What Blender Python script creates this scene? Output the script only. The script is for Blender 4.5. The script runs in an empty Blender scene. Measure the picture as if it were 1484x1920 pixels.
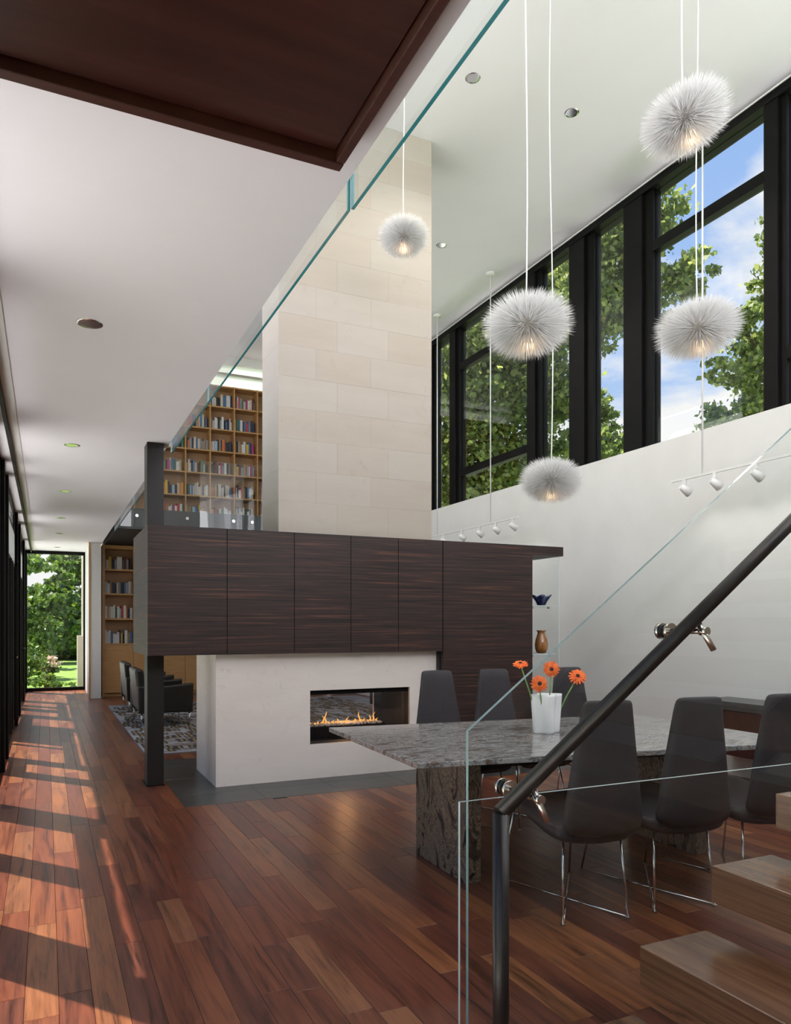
import bpy, bmesh, math, random
import numpy as np
from mathutils import Vector, Matrix, Euler

R = random.Random(7)
SC = bpy.context.scene
COL = SC.collection

# ------------------------------------------------------------------ camera
F = 1400.0; TH = math.atan(656 / F); CT = math.cos(TH); ST = math.sin(TH); EYE = 1.4
cam_d = bpy.data.cameras.new('camera'); cam = bpy.data.objects.new('camera', cam_d); COL.objects.link(cam)
cam_d.sensor_fit = 'HORIZONTAL'; cam_d.sensor_width = 36.0; cam_d.lens = 36.0 * F / 1484
cam_d.shift_y = (1173 - 960) / 1484; cam_d.clip_start = 0.05; cam_d.clip_end = 600
cam.location = (0, 0, EYE); cam.rotation_euler = (math.pi / 2, 0, -TH)
SC.camera = cam

# ------------------------------------------------------------------ view
SC.view_settings.view_transform = 'Standard'; SC.view_settings.look = 'None'
SC.view_settings.exposure = 0.0; SC.view_settings.gamma = 1.0; SC.view_settings.use_curve_mapping = False
SC.cycles.use_denoising = True
SC.cycles.max_bounces = 10; SC.cycles.diffuse_bounces = 5; SC.cycles.glossy_bounces = 4
SC.cycles.transmission_bounces = 6; SC.cycles.transparent_max_bounces = 32
SC.cycles.sample_clamp_indirect = 6.0; SC.cycles.caustics_reflective = False; SC.cycles.caustics_refractive = False


def nodes_of(m):
    m.use_nodes = True
    nt = m.node_tree
    nt.nodes.clear()
    return nt


class NT:
    """small helper around a node tree"""
    def __init__(s, nt): s.nt = nt
    def n(s, t, **k):
        x = s.nt.nodes.new(t)
        for a, b in k.items():
            if a == 'inp':
                for i, v in b.items(): x.inputs[i].default_value = v
            else: setattr(x, a, b)
        return x
    def l(s, a, b): s.nt.links.new(a, b)
    def math(s, op, a, b=None, clamp=False):
        x = s.n('ShaderNodeMath', operation=op); x.use_clamp = clamp
        for i, v in enumerate((a, b)):
            if v is None: continue
            if isinstance(v, (int, float)): x.inputs[i].default_value = v
            else: s.l(v, x.inputs[i])
        return x.outputs[0]
    def ramp(s, fac, stops):
        x = s.n('ShaderNodeValToRGB'); e = x.color_ramp.elements
        while len(e) < len(stops): e.new(0.5)
        for i, (p, c) in enumerate(stops):
            e[i].position = p; e[i].color = (*c, 1) if len(c) == 3 else c
        s.l(fac, x.inputs[0]); return x.outputs[0]
    def pos(s, scale=(1, 1, 1), rot=(0, 0, 0), loc=(0, 0, 0), obj=False):
        if obj: src = s.n('ShaderNodeTexCoord').outputs['Object']
        else: src = s.n('ShaderNodeNewGeometry').outputs['Position']
        m = s.n('ShaderNodeMapping'); m.inputs['Scale'].default_value = scale
        m.inputs['Rotation'].default_value = rot; m.inputs['Location'].default_value = loc
        s.l(src, m.inputs[0]); return m.outputs[0]
    def noise(s, vec, scale=1.0, detail=4, rough=0.55, dist=0.0):
        x = s.n('ShaderNodeTexNoise'); x.inputs['Scale'].default_value = scale
        x.inputs['Detail'].default_value = detail; x.inputs['Roughness'].default_value = rough
        x.inputs['Distortion'].default_value = dist
        s.l(vec, x.inputs['Vector']); return x.outputs['Fac']
    def mix(s, fac, a, b):
        x = s.n('ShaderNodeMix', data_type='RGBA')
        for i, v in ((0, fac), (6, a), (7, b)):
            if isinstance(v, (int, float)): x.inputs[i].default_value = v
            elif isinstance(v, tuple): x.inputs[i].default_value = (*v, 1)
            else: s.l(v, x.inputs[i])
        return x.outputs[2]


# ------------------------------------------------------------------ world: blue sky with fair-weather cloud, the same all round
SUN_DIR = Vector((1.0, -1.25, -3.77)).normalized()
w = bpy.data.worlds.new('sky'); SC.world = w; w.use_nodes = True
g = NT(w.node_tree); w.node_tree.nodes.clear()
tc = g.n('ShaderNodeTexCoord').outputs['Generated']
sep = g.n('ShaderNodeSeparateXYZ'); g.l(tc, sep.inputs[0])
zz = g.math('MAXIMUM', sep.outputs[2], 0.0)
skycol = g.ramp(zz, [(0.0, (0.72, 0.84, 1.0)), (0.35, (0.40, 0.60, 0.98)), (0.8, (0.22, 0.42, 0.9)), (1.0, (0.2, 0.38, 0.85))])
inv = g.math('DIVIDE', 1.0, g.math('ADD', zz, 0.22))
flat = g.n('ShaderNodeVectorMath', operation='SCALE'); g.l(tc, flat.inputs[0]); g.l(inv, flat.inputs['Scale'])
cm = g.n('ShaderNodeMapping'); cm.inputs['Scale'].default_value = (1.0, 1.0, 1.3); cm.inputs['Location'].default_value = (2.3, 1.7, 0.1)
g.l(flat.outputs[0], cm.inputs[0])
cn = g.noise(cm.outputs[0], 1.9, 9, 0.56, 0.25)
cn = g.math('ADD', cn, g.math('MULTIPLY', g.math('SUBTRACT', 0.42, zz), 0.30))
cl = g.ramp(cn, [(0.45, (0, 0, 0)), (0.56, (1, 1, 1))])
skym = g.mix(cl, skycol, (1.0, 1.0, 1.0))
bg = g.n('ShaderNodeBackground'); g.l(skym, bg.inputs[0]); bg.inputs[1].default_value = 1.0
wo = g.n('ShaderNodeOutputWorld'); g.l(bg.outputs[0], wo.inputs[0])

# ------------------------------------------------------------------ sun and added fill light
def lamp(name, kind, loc, energy, color=(1, 1, 1), direction=None, **k):
    d = bpy.data.lights.new(name, kind); d.energy = energy; d.color = color
    for a, b in k.items(): setattr(d, a, b)
    o = bpy.data.objects.new(name, d); COL.objects.link(o); o.location = loc
    if direction is not None: o.rotation_euler = Vector(direction).to_track_quat('-Z', 'Y').to_euler()
    return o

lamp('sun', 'SUN', (-10, 12, 30), 13.0, (1.0, 0.92, 0.80), SUN_DIR, angle=math.radians(0.5))
# unseen area lamps added to brighten the room, in place of window daylight
lamp('fill_upper_corridor', 'AREA', (-0.30, 6.0, 4.95), 205, (0.95, 0.93, 1.0), (1, 0, 0.75), shape='RECTANGLE', size=13.0, size_y=1.9)
lamp('fill_rear', 'AREA', (2.9, -2.95, 4.7), 240, (0.97, 0.94, 1.0), (0, 1, 0.22), shape='RECTANGLE', size=5.4, size_y=2.2)
lamp('fill_near_wall', 'AREA', (5.68, 0.4, 4.75), 110, (0.96, 0.95, 1.0), (-1, 0.35, 0.3), shape='RECTANGLE', size=5.6, size_y=2.5)


# ------------------------------------------------------------------ materials
M = {}
def pbr(name, color, rough=0.5, metal=0.0, spec=0.5, coat=0.0, **k):
    m = bpy.data.materials.new(name); t = NT(nodes_of(m))
    b = t.n('ShaderNodeBsdfPrincipled'); o = t.n('ShaderNodeOutputMaterial'); t.l(b.outputs[0], o.inputs[0])
    if isinstance(color, tuple): b.inputs['Base Color'].default_value = (*color, 1)
    b.inputs['Roughness'].default_value = rough; b.inputs['Metallic'].default_value = metal
    b.inputs['Specular IOR Level'].default_value = spec; b.inputs['Coat Weight'].default_value = coat
    for a, v in k.items(): b.inputs[a].default_value = v
    M[name] = m
    return m, t, b

def varied(name, c0, c1, scale, rough=0.5, stretch=(1, 1, 1), bump=0.0, detail=4, **k):
    m, t, b = pbr(name, c0, rough, **k)
    n = t.noise(t.pos(stretch), scale, detail)
    t.l(t.ramp(n, [(0.32, c0), (0.68, c1)]), b.inputs['Base Color'])
    if bump:
        bp = t.n('ShaderNodeBump'); bp.inputs['Strength'].default_value = bump; bp.inputs['Distance'].default_value = 0.01
        t.l(n, bp.inputs['Height']); t.l(bp.outputs[0], b.inputs['Normal'])
    return m

varied('plaster', (0.74, 0.735, 0.715), (0.77, 0.765, 0.745), 3.0, 0.75, bump=0.02)
varied('ceiling_paint', (0.84, 0.825, 0.86), (0.86, 0.845, 0.88), 2.0, 0.8)
varied('black_metal', (0.0035, 0.0034, 0.0032), (0.0055, 0.0052, 0.005), 6, 0.5, spec=0.14)
varied('column_steel', (0.010, 0.0085, 0.0075), (0.014, 0.012, 0.0105), 5, 0.42, spec=0.35, stretch=(1, 1, 0.3))
varied('grey_steel', (0.05, 0.052, 0.055), (0.062, 0.064, 0.067), 4, 0.4)
varied('chrome', (0.72, 0.72, 0.72), (0.8, 0.8, 0.8), 8, 0.12, metal=1.0)
varied('satin_steel', (0.62, 0.58, 0.53), (0.70, 0.66, 0.60), 8, 0.2, metal=1.0)
varied('white_metal', (0.80, 0.80, 0.78), (0.84, 0.84, 0.82), 9, 0.4)
varied('rail_bronze', (0.028, 0.025, 0.024), (0.045, 0.04, 0.037), 9, 0.33, metal=0.55, spec=0.6)
varied('chair_leather', (0.033, 0.029, 0.032), (0.039, 0.034, 0.038), 25, 0.55, spec=0.3, bump=0.02)
varied('armchair_leather', (0.008, 0.008, 0.008), (0.013, 0.013, 0.012), 12, 0.36)
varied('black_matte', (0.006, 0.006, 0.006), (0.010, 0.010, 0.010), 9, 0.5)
varied('slate', (0.035, 0.037, 0.036), (0.055, 0.056, 0.054), 7, 0.33, detail=6)
varied('grout_dark', (0.02, 0.02, 0.02), (0.03, 0.03, 0.03), 9, 0.8)
varied('porcelain', (0.83, 0.83, 0.83), (0.87, 0.87, 0.87), 5, 0.2, coat=0.5)
varied('subfloor', (0.03, 0.012, 0.007), (0.05, 0.02, 0.01), 5, 0.7)
varied('oak', (0.47, 0.255, 0.092), (0.56, 0.315, 0.12), 7, 0.45, stretch=(0.6, 0.6, 6))
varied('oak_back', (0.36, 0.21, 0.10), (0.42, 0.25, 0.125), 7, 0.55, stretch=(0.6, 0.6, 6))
varied('white_pebble', (0.5, 0.5, 0.48), (0.7, 0.69, 0.66), 30, 0.5)
varied('stem_green', (0.12, 0.25, 0.06), (0.2, 0.36, 0.10), 20, 0.5)
varied('petal_orange', (0.80, 0.10, 0.008), (0.92, 0.19, 0.015), 40, 0.55)
varied('flower_core', (0.02, 0.004, 0.003), (0.05, 0.012, 0.006), 60, 0.8)
varied('soffit_edge', (0.040, 0.011, 0.008), (0.06, 0.017, 0.011), 8, 0.4, stretch=(1, 6, 1))
varied('cream_render', (0.62, 0.57, 0.47), (0.68, 0.63, 0.53), 3, 0.8)
varied('paving', (0.72, 0.73, 0.76), (0.78, 0.79, 0.82), 2, 0.85)
varied('bark', (0.09, 0.065, 0.045), (0.16, 0.12, 0.085), 6, 0.9, stretch=(3, 3, 0.5), bump=0.3)
varied('lawn', (0.10, 0.20, 0.02), (0.20, 0.34, 0.05), 1.6, 0.9, detail=8)
varied('soil', (0.05, 0.035, 0.025), (0.09, 0.06, 0.04), 5, 0.95)
varied('hosta_flower', (0.75, 0.55, 0.50), (0.85, 0.70, 0.60), 9, 0.7)
varied('cobalt_glass', (0.008, 0.012, 0.06), (0.03, 0.05, 0.16), 30, 0.12, coat=0.6)
varied('amber_glaze', (0.16, 0.055, 0.014), (0.42, 0.20, 0.06), 14, 0.18, coat=0.5, stretch=(1, 1, 0.5))
varied('sky_white_clerestory', (0.9, 0.9, 0.9), (0.93, 0.93, 0.93), 3, 0.6)
varied('pendant_core', (0.55, 0.49, 0.44), (0.66, 0.60, 0.55), 40, 0.5)
varied('lamp_glass', (0.8, 0.8, 0.78), (0.85, 0.85, 0.83), 5, 0.3)
varied('shade_fabric', (0.72, 0.73, 0.70), (0.78, 0.79, 0.76), 20, 0.8)


def wood_plank(name, c0, c1, off):
    m, t, b = pbr(name, c0, 0.30, spec=0.42)
    v = t.pos((7.0, 0.55, 7.0), loc=(off, off * 2.3, off * 0.7))
    n1 = t.noise(v, 2.2, 8, 0.65, 1.2)
    v2 = t.pos((70, 1.6, 70), loc=(off, off, 0))
    n2 = t.noise(v2, 1.5, 3, 0.6, 0.4)
    fac = t.math('ADD', t.math('MULTIPLY', n1, 0.72), t.math('MULTIPLY', n2, 0.28))
    dk = tuple(x * 0.36 for x in c0)
    t.l(t.ramp(fac, [(0.37, dk), (0.455, c0), (0.56, c1), (0.70, tuple(min(1, x * 1.15) for x in c1))]), b.inputs['Base Color'])
    t.l(t.math('ADD', 0.24, t.math('MULTIPLY', n1, 0.16)), b.inputs['Roughness'])
    return m

PLANK_MATS = []
for i, (a, c) in enumerate((((0.145, 0.040, 0.018), (0.22, 0.068, 0.029)), ((0.18, 0.060, 0.025), (0.265, 0.094, 0.038)),
                            ((0.105, 0.026, 0.013), (0.165, 0.044, 0.021)), ((0.165, 0.060, 0.028), (0.245, 0.092, 0.042)),
                            ((0.125, 0.032, 0.016), (0.19, 0.055, 0.025)), ((0.195, 0.068, 0.028), (0.285, 0.104, 0.042)),
                            ((0.098, 0.027, 0.016), (0.15, 0.044, 0.024)))):
    PLANK_MATS.append(wood_plank('floor_plank_%d' % i, a, c, i * 3.7))


def ebony():
    m, t, b = pbr('macassar_ebony', (0.04, 0.025, 0.02), 0.45, spec=0.3)
    n = t.noise(t.pos((0.55, 0.55, 26)), 2.0, 6, 0.65, 0.35)
    n2 = t.noise(t.pos((0.9, 0.9, 90)), 1.2, 3, 0.5, 0.15)
    f = t.math('ADD', t.math('MULTIPLY', n, 0.75), t.math('MULTIPLY', n2, 0.25))
    t.l(t.ramp(f, [(0.36, (0.009, 0.007, 0.007)), (0.46, (0.026, 0.017, 0.015)), (0.55, (0.043, 0.024, 0.020)), (0.63, (0.125, 0.048, 0.027)), (0.72, (0.045, 0.025, 0.020))]), b.inputs['Base Color'])
ebony()

def mahogany():
    m, t, b = pbr('mahogany_soffit', (0.03, 0.008, 0.006), 0.34, spec=0.5)
    n = t.noise(t.pos((0.8, 9, 4)), 1.3, 7, 0.6, 0.8)
    t.l(t.ramp(n, [(0.3, (0.020, 0.004, 0.003)), (0.55, (0.038, 0.010, 0.007)), (0.75, (0.058, 0.017, 0.011))]), b.inputs['Base Color'])
mahogany()

def tread_wood():
    m, t, b = pbr('tread_wood', (0.15, 0.07, 0.04), 0.24, spec=0.5)
    n = t.noise(t.pos((9, 0.7, 30)), 2.2, 7, 0.65, 0.6)
    t.l(t.ramp(n, [(0.32, (0.085, 0.038, 0.019)), (0.5, (0.165, 0.078, 0.038)), (0.7, (0.25, 0.125, 0.062))]), b.inputs['Base Color'])
tread_wood()

def limestone(name, c0, c1, vein, sc, rough=0.55):
    m, t, b = pbr(name, c0, rough, spec=0.35)
    n = t.noise(t.pos((0.7, 0.7, 3.2)), sc, 7, 0.6, 0.5)
    n2 = t.noise(t.pos((1, 1, 1.0)), sc * 2.1, 8, 0.7, 1.5)
    base = t.ramp(n, [(0.3, c0), (0.7, c1)])
    v = t.ramp(n2, [(0.30, (1, 1, 1)), (0.42, (0, 0, 0))])
    t.l(t.mix(t.math('MULTIPLY', v, 0.55), base, vein), b.inputs['Base Color'])
    return m
limestone('chimney_stone', (0.415, 0.37, 0.315), (0.45, 0.408, 0.353), (0.385, 0.33, 0.265), 1.6)
limestone('chimney_stone_warm', (0.408, 0.357, 0.298), (0.44, 0.392, 0.333), (0.375, 0.315, 0.25), 1.6)
limestone('chimney_stone_pale', (0.422, 0.38, 0.327), (0.455, 0.415, 0.365), (0.395, 0.343, 0.28), 1.6)
limestone('hearth_stone', (0.74, 0.675, 0.625), (0.79, 0.73, 0.68), (0.56, 0.50, 0.44), 2.6, 0.5)

def granite():
    m, t, b = pbr('granite_top', (0.3, 0.3, 0.3), 0.10, spec=0.6)
    d = t.noise(t.pos((1, 1, 1)), 2.0, 5, 0.6, 0.0)
    v = t.pos((1.6, 4.2, 3.0), rot=(0, 0, -0.25))
    n = t.noise(v, 1.7, 10, 0.74, 2.2)
    f = t.noise(t.pos((8, 22, 20), rot=(0, 0, -0.25)), 1.6, 6, 0.7, 1.2)
    s = t.math('ADD', t.math('MULTIPLY', n, 0.78), t.math('MULTIPLY', f, 0.22))
    c = t.ramp(s, [(0.36, (0.02, 0.016, 0.014)), (0.42, (0.16, 0.11, 0.08)), (0.45, (0.12, 0.12, 0.12)), (0.50, (0.38, 0.385, 0.385)), (0.535, (0.12, 0.08, 0.06)), (0.575, (0.46, 0.46, 0.44)), (0.62, (0.20, 0.17, 0.14)), (0.70, (0.58, 0.57, 0.54))])
    t.l(c, b.inputs['Base Color'])
    m, t, b = pbr('granite_leg', (0.2, 0.2, 0.2), 0.22, spec=0.5)
    v = t.pos((2.0, 2.6, 1.3), rot=(0.5, 0.2, 0.4))
    n = t.noise(v, 1.5, 6, 0.58, 4.5)
    c = t.ramp(n, [(0.38, (0.010, 0.010, 0.010)), (0.43, (0.09, 0.075, 0.06)), (0.465, (0.28, 0.21, 0.145)), (0.49, (0.03, 0.029, 0.027)), (0.53, (0.30, 0.225, 0.155)), (0.56, (0.07, 0.07, 0.07)), (0.60, (0.22, 0.18, 0.135)), (0.66, (0.05, 0.05, 0.048)), (0.74, (0.34, 0.28, 0.215))])
    t.l(c, b.inputs['Base Color'])
granite()


def thin_glass(name, tint, refl=1.0, rough=0.0, f0=0.04):
    m = bpy.data.materials.new(name); t = NT(nodes_of(m)); M[name] = m
    ge = t.n('ShaderNodeNewGeometry'); dp = t.n('ShaderNodeVectorMath', operation='DOT_PRODUCT')
    t.l(ge.outputs['Incoming'], dp.inputs[0]); t.l(ge.outputs['Normal'], dp.inputs[1])
    f = t.math('SUBTRACT', 1.0, t.math('ABSOLUTE', dp.outputs['Value']), True)
    f = t.math('ADD', t.math('MULTIPLY', t.math('POWER', f, 5.0), refl * (1 - f0)), refl * f0, True)
    tr = t.n('ShaderNodeBsdfTransparent'); tr.inputs[0].default_value = (*tint, 1)
    gl = t.n('ShaderNodeBsdfGlossy'); gl.inputs['Roughness'].default_value = rough
    mx = t.n('ShaderNodeMixShader'); o = t.n('ShaderNodeOutputMaterial')
    t.l(f, mx.inputs[0]); t.l(tr.outputs[0], mx.inputs[1]); t.l(gl.outputs[0], mx.inputs[2]); t.l(mx.outputs[0], o.inputs[0])
thin_glass('window_glass', (0.985, 0.99, 0.985), 0.8)
thin_glass('guard_glass', (0.975, 0.99, 0.985), 0.75)
thin_glass('fire_glass', (0.93, 0.93, 0.94), 1.0)
pbr('glass_edge_teal', (0.05, 0.30, 0.34), 0.15, spec=0.7)
pbr('glass_edge_pale', (0.52, 0.62, 0.62), 0.15, spec=0.7)
pbr('glass_edge_mid', (0.16, 0.27, 0.28), 0.2, spec=0.6)

def translucent_mat(name, col, tcol, w=0.5, gloss=0.12, rough=0.3, island=None):
    m = bpy.data.materials.new(name); t = NT(nodes_of(m)); M[name] = m
    d = t.n('ShaderNodeBsdfDiffuse'); d.inputs[0].default_value = (*col, 1)
    x = t.n('ShaderNodeBsdfTranslucent'); x.inputs[0].default_value = (*tcol, 1)
    if island:
        rnd = t.n('ShaderNodeNewGeometry').outputs['Random Per Island']
        t.l(t.ramp(rnd, [(0.0, island[0]), (0.55, island[1]), (1.0, island[2])]), d.inputs[0])
        t.l(t.ramp(rnd, [(0.0, tuple(v * 1.3 for v in island[0])), (0.55, tuple(v * 1.3 for v in island[1])), (1.0, tuple(min(1, v * 1.3) for v in island[2]))]), x.inputs[0])
    else:
        n = t.noise(t.pos(), 9.0, 3)
        t.l(t.ramp(n, [(0.3, tuple(v * 0.94 for v in col)), (0.7, col)]), d.inputs[0])
    mx = t.n('ShaderNodeMixShader'); mx.inputs[0].default_value = w
    t.l(d.outputs[0], mx.inputs[1]); t.l(x.outputs[0], mx.inputs[2])
    gl = t.n('ShaderNodeBsdfGlossy'); gl.inputs['Roughness'].default_value = rough
    m2 = t.n('ShaderNodeMixShader'); m2.inputs[0].default_value = gloss
    t.l(mx.outputs[0], m2.inputs[1]); t.l(gl.outputs[0], m2.inputs[2])
    o = t.n('ShaderNodeOutputMaterial'); t.l(m2.outputs[0], o.inputs[0])
translucent_mat('acrylic_spine', (0.90, 0.90, 0.89), (0.92, 0.91, 0.89), 0.45, 0.16, 0.2)
translucent_mat('maple_leaf', (0.1, 0.2, 0.03), (0.2, 0.3, 0.04), 0.42, 0.05, 0.4, ((0.065, 0.11, 0.026), (0.18, 0.255, 0.055), (0.44, 0.49, 0.14)))
translucent_mat('shrub_leaf', (0.1, 0.2, 0.03), (0.2, 0.3, 0.04), 0.4, 0.06, 0.4, ((0.03, 0.075, 0.012), (0.09, 0.17, 0.025), (0.26, 0.35, 0.06)))
translucent_mat('shade_cloth', (0.62, 0.63, 0.62), (0.60, 0.61, 0.60), 0.55, 0.0)
translucent_mat('clerestory_glow', (0.9, 0.9, 0.9), (0.97, 0.97, 0.96), 0.75, 0.0)

def emit(name, col, s):
    m = bpy.data.materials.new(name); t = NT(nodes_of(m)); M[name] = m
    e = t.n('ShaderNodeEmission'); e.inputs[1].default_value = s
    n = t.noise(t.pos(), 12.0, 2)
    t.l(t.ramp(n, [(0.2, tuple(v * 0.9 for v in col)), (0.8, col)]), e.inputs[0])
    o = t.n('ShaderNodeOutputMaterial'); t.l(e.outputs[0], o.inputs[0])
emit('flame', (1.0, 0.42, 0.10), 1.6)
emit('bulb', (1.0, 0.62, 0.36), 6.0)
emit('downlight_lens', (1.0, 0.95, 0.86), 0.8)


# ------------------------------------------------------------------ mesh helpers
class MB:
    def __init__(s): s.v = []; s.f = []; s.m = []; s.s = []
    def add(s, vs, fs, mat=0, smooth=False):
        o = len(s.v); s.v += [tuple(p) for p in vs]
        for q in fs: s.f.append(tuple(o + i for i in q)); s.m.append(mat); s.s.append(smooth)
        return s
    def box(s, x0, x1, y0, y1, z0, z1, mat=0, side=None):
        v = [(x, y, z) for z in (z0, z1) for y in (y0, y1) for x in (x0, x1)]
        f = [(0, 2, 3, 1), (4, 5, 7, 6), (0, 1, 5, 4), (2, 6, 7, 3), (0, 4, 6, 2), (1, 3, 7, 5)]
        s.add(v, f, mat); return s
    def prism(s, poly, z0, z1, mat=0):
        n = len(poly)
        v = [(x, y, z0) for x, y in poly] + [(x, y, z1) for x, y in poly]
        f = [tuple(range(n - 1, -1, -1)), tuple(range(n, 2 * n))] + [(i, (i + 1) % n, n + (i + 1) % n, n + i) for i in range(n)]
        return s.add(v, f, mat)
    def rings(s, rings, caps=True, mat=0, smooth=True):
        n = len(rings[0]); v = [p for r in rings for p in r]; f = []
        for k in range(len(rings) - 1):
            for i in range(n):
                j = (i + 1) % n
                f.append((k * n + i, k * n + j, (k + 1) * n + j, (k + 1) * n + i))
        o = len(s.v); s.add(v, f, mat, smooth)
        if caps:
            s.f += [tuple(o + i for i in range(n - 1, -1, -1)), tuple(o + (len(rings) - 1) * n + i for i in range(n))]
            s.m += [mat, mat]; s.s += [False, False]
        return s
    def tube(s, path, r, n=10, mat=0, caps=True):
        P = [Vector(p) for p in path]; rr = r if isinstance(r, (list, tuple)) else [r] * len(P)
        up = None; rings = []
        for i, p in enumerate(P):
            if i == 0: t = P[1] - P[0]
            elif i == len(P) - 1: t = P[-1] - P[-2]
            else: t = (P[i + 1] - p).normalized() + (p - P[i - 1]).normalized()
            t.normalize()
            if up is None:
                up = Vector((0, 0, 1)) if abs(t.z) < 0.9 else Vector((1, 0, 0))
            a = t.cross(up).normalized(); b = a.cross(t).normalized(); up = b
            k = 1.0
            if 0 < i < len(P) - 1:
                c = (P[i + 1] - p).normalized().dot((p - P[i - 1]).normalized()); k = 1 / math.sqrt(max(0.3, (1 + c) / 2))
            rings.append([p + (a * math.cos(2 * math.pi * q / n) + b * math.sin(2 * math.pi * q / n) * k) * rr[i] for q in range(n)])
        return s.rings(rings, caps, mat)
    def lathe(s, prof, c=(0, 0, 0), n=24, mat=0, smooth=True):
        rings = [[(c[0] + r * math.cos(2 * math.pi * i / n), c[1] + r * math.sin(2 * math.pi * i / n), c[2] + z) for i in range(n)] for r, z in prof]
        return s.rings(rings, True, mat, smooth)
    def build(s, name, mats, parent=None, bevel=0.0, subsurf=0, kind=None, local=False):
        me = bpy.data.meshes.new(name)
        off = Vector((0, 0, 0))
        if parent is not None and not local:
            q = parent
            while q is not None: off += q.location; q = q.parent
        me.from_pydata([tuple(Vector(p) - off) for p in s.v], [], s.f)
        for mm in (mats if isinstance(mats, (list, tuple)) else [mats]):
            me.materials.append(M[mm] if isinstance(mm, str) else mm)
        me.polygons.foreach_set('material_index', s.m)
        me.polygons.foreach_set('use_smooth', s.s)
        me.update()
        o = bpy.data.objects.new(name, me); COL.objects.link(o)
        if parent is not None: o.parent = parent
        if bevel:
            b = o.modifiers.new('edge', 'BEVEL'); b.width = bevel; b.segments = 2; b.limit_method = 'ANGLE'
        if subsurf:
            b = o.modifiers.new('smooth', 'SUBSURF'); b.levels = b.render_levels = subsurf
        if kind: o['kind'] = kind
        return o

def thing(name, label, cat, loc=(0, 0, 0), rz=0.0, group=None, kind=None):
    o = bpy.data.objects.new(name, None); COL.objects.link(o); o.empty_display_size = 0.1
    o.location = loc; o.rotation_euler = (0, 0, rz); o['label'] = label
    if cat: o['category'] = cat
    if group: o['group'] = group
    if kind: o['kind'] = kind
    return o

def tag(o, label, cat=None, group=None, kind=None):
    o['label'] = label
    if cat: o['category'] = cat
    if group: o['group'] = group
    if kind: o['kind'] = kind
    return o

def struct(name, label, loc=(0, 0, 0)): return thing(name, label, None, loc, kind='structure')

def copy_tree(o, parent=None):
    c = o.copy(); COL.objects.link(c); c.parent = parent
    for ch in [x for x in COL.objects if x.parent == o]: copy_tree(ch, c)
    return c

def pane_box(parent, x0, x1, y0, y1, z0, z1, edge='glass_edge_teal', glass='guard_glass', name='pane'):
    """a sheet of glass: clear big faces, tinted edges"""
    dx, dy, dz = x1 - x0, y1 - y0, z1 - z0
    thin = 0 if dx <= min(dy, dz) else (1 if dy <= min(dx, dz) else 2)
    b = MB().box(x0, x1, y0, y1, z0, z1)
    big = {0: (4, 5), 1: (2, 3), 2: (0, 1)}[thin]
    b.m = [0 if i in big else 1 for i in range(6)]
    return b.build(name, [glass, edge], parent)

ORD = ['first', 'second', 'third', 'fourth', 'fifth', 'sixth', 'seventh', 'eighth', 'ninth', 'tenth', 'eleventh', 'twelfth', 'thirteenth', 'fourteenth', 'fifteenth', 'sixteenth', 'seventeenth', 'eighteenth']

# ================================================================== THE SETTING
XW, ZC, SILL = 5.83, 6.16, 3.32       # right wall, high ceiling, sill of its windows
XL = -0.40                            # glazed corridor wall
ZL = 3.0                              # corridor ceiling
XE = 0.985                            # edge of the corridor ceiling
YB = 15.7                             # library back wall

# floor ----------------------------------------------------------------
fl = MB().box(XL - 0.1, XW + 0.1, -3.2, 17.75, -0.14, -0.02).build('floor', 'subfloor')
tag(fl, 'reddish hardwood plank floor with mixed light and dark boards', kind='structure')
SLATE = (0.973, 4.75, 5.90, 8.06)     # x0 x1 y0 y1 of the hearth slab
planks = []
PW = 0.116
x = XL - 0.02
while x < XW:
    y = -3.1 + R.uniform(-1.2, 0)
    while y < 17.7:
        L = R.choice((0.5, 0.75, 0.9, 1.1, 1.3, 1.6, 2.0)) + R.uniform(-0.1, 0.1)
        y0, y1 = max(y, -3.1), min(y + L, 17.7); y += L
        if y1 - y0 < 0.05: continue
        x1 = min(x + PW, XW)
        spans = [(y0, y1)]
        if x1 > SLATE[0] and x < SLATE[1]:
            spans = [(a, b) for a, b in ((y0, min(y1, SLATE[2])), (max(y0, SLATE[3]), y1)) if b - a > 0.03]
        for a, b in spans:
            if x < SLATE[0] < x1 and b > SLATE[2] and a < SLATE[3]: pass
            planks.append((x, x1, a, b))
    x += PW
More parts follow.
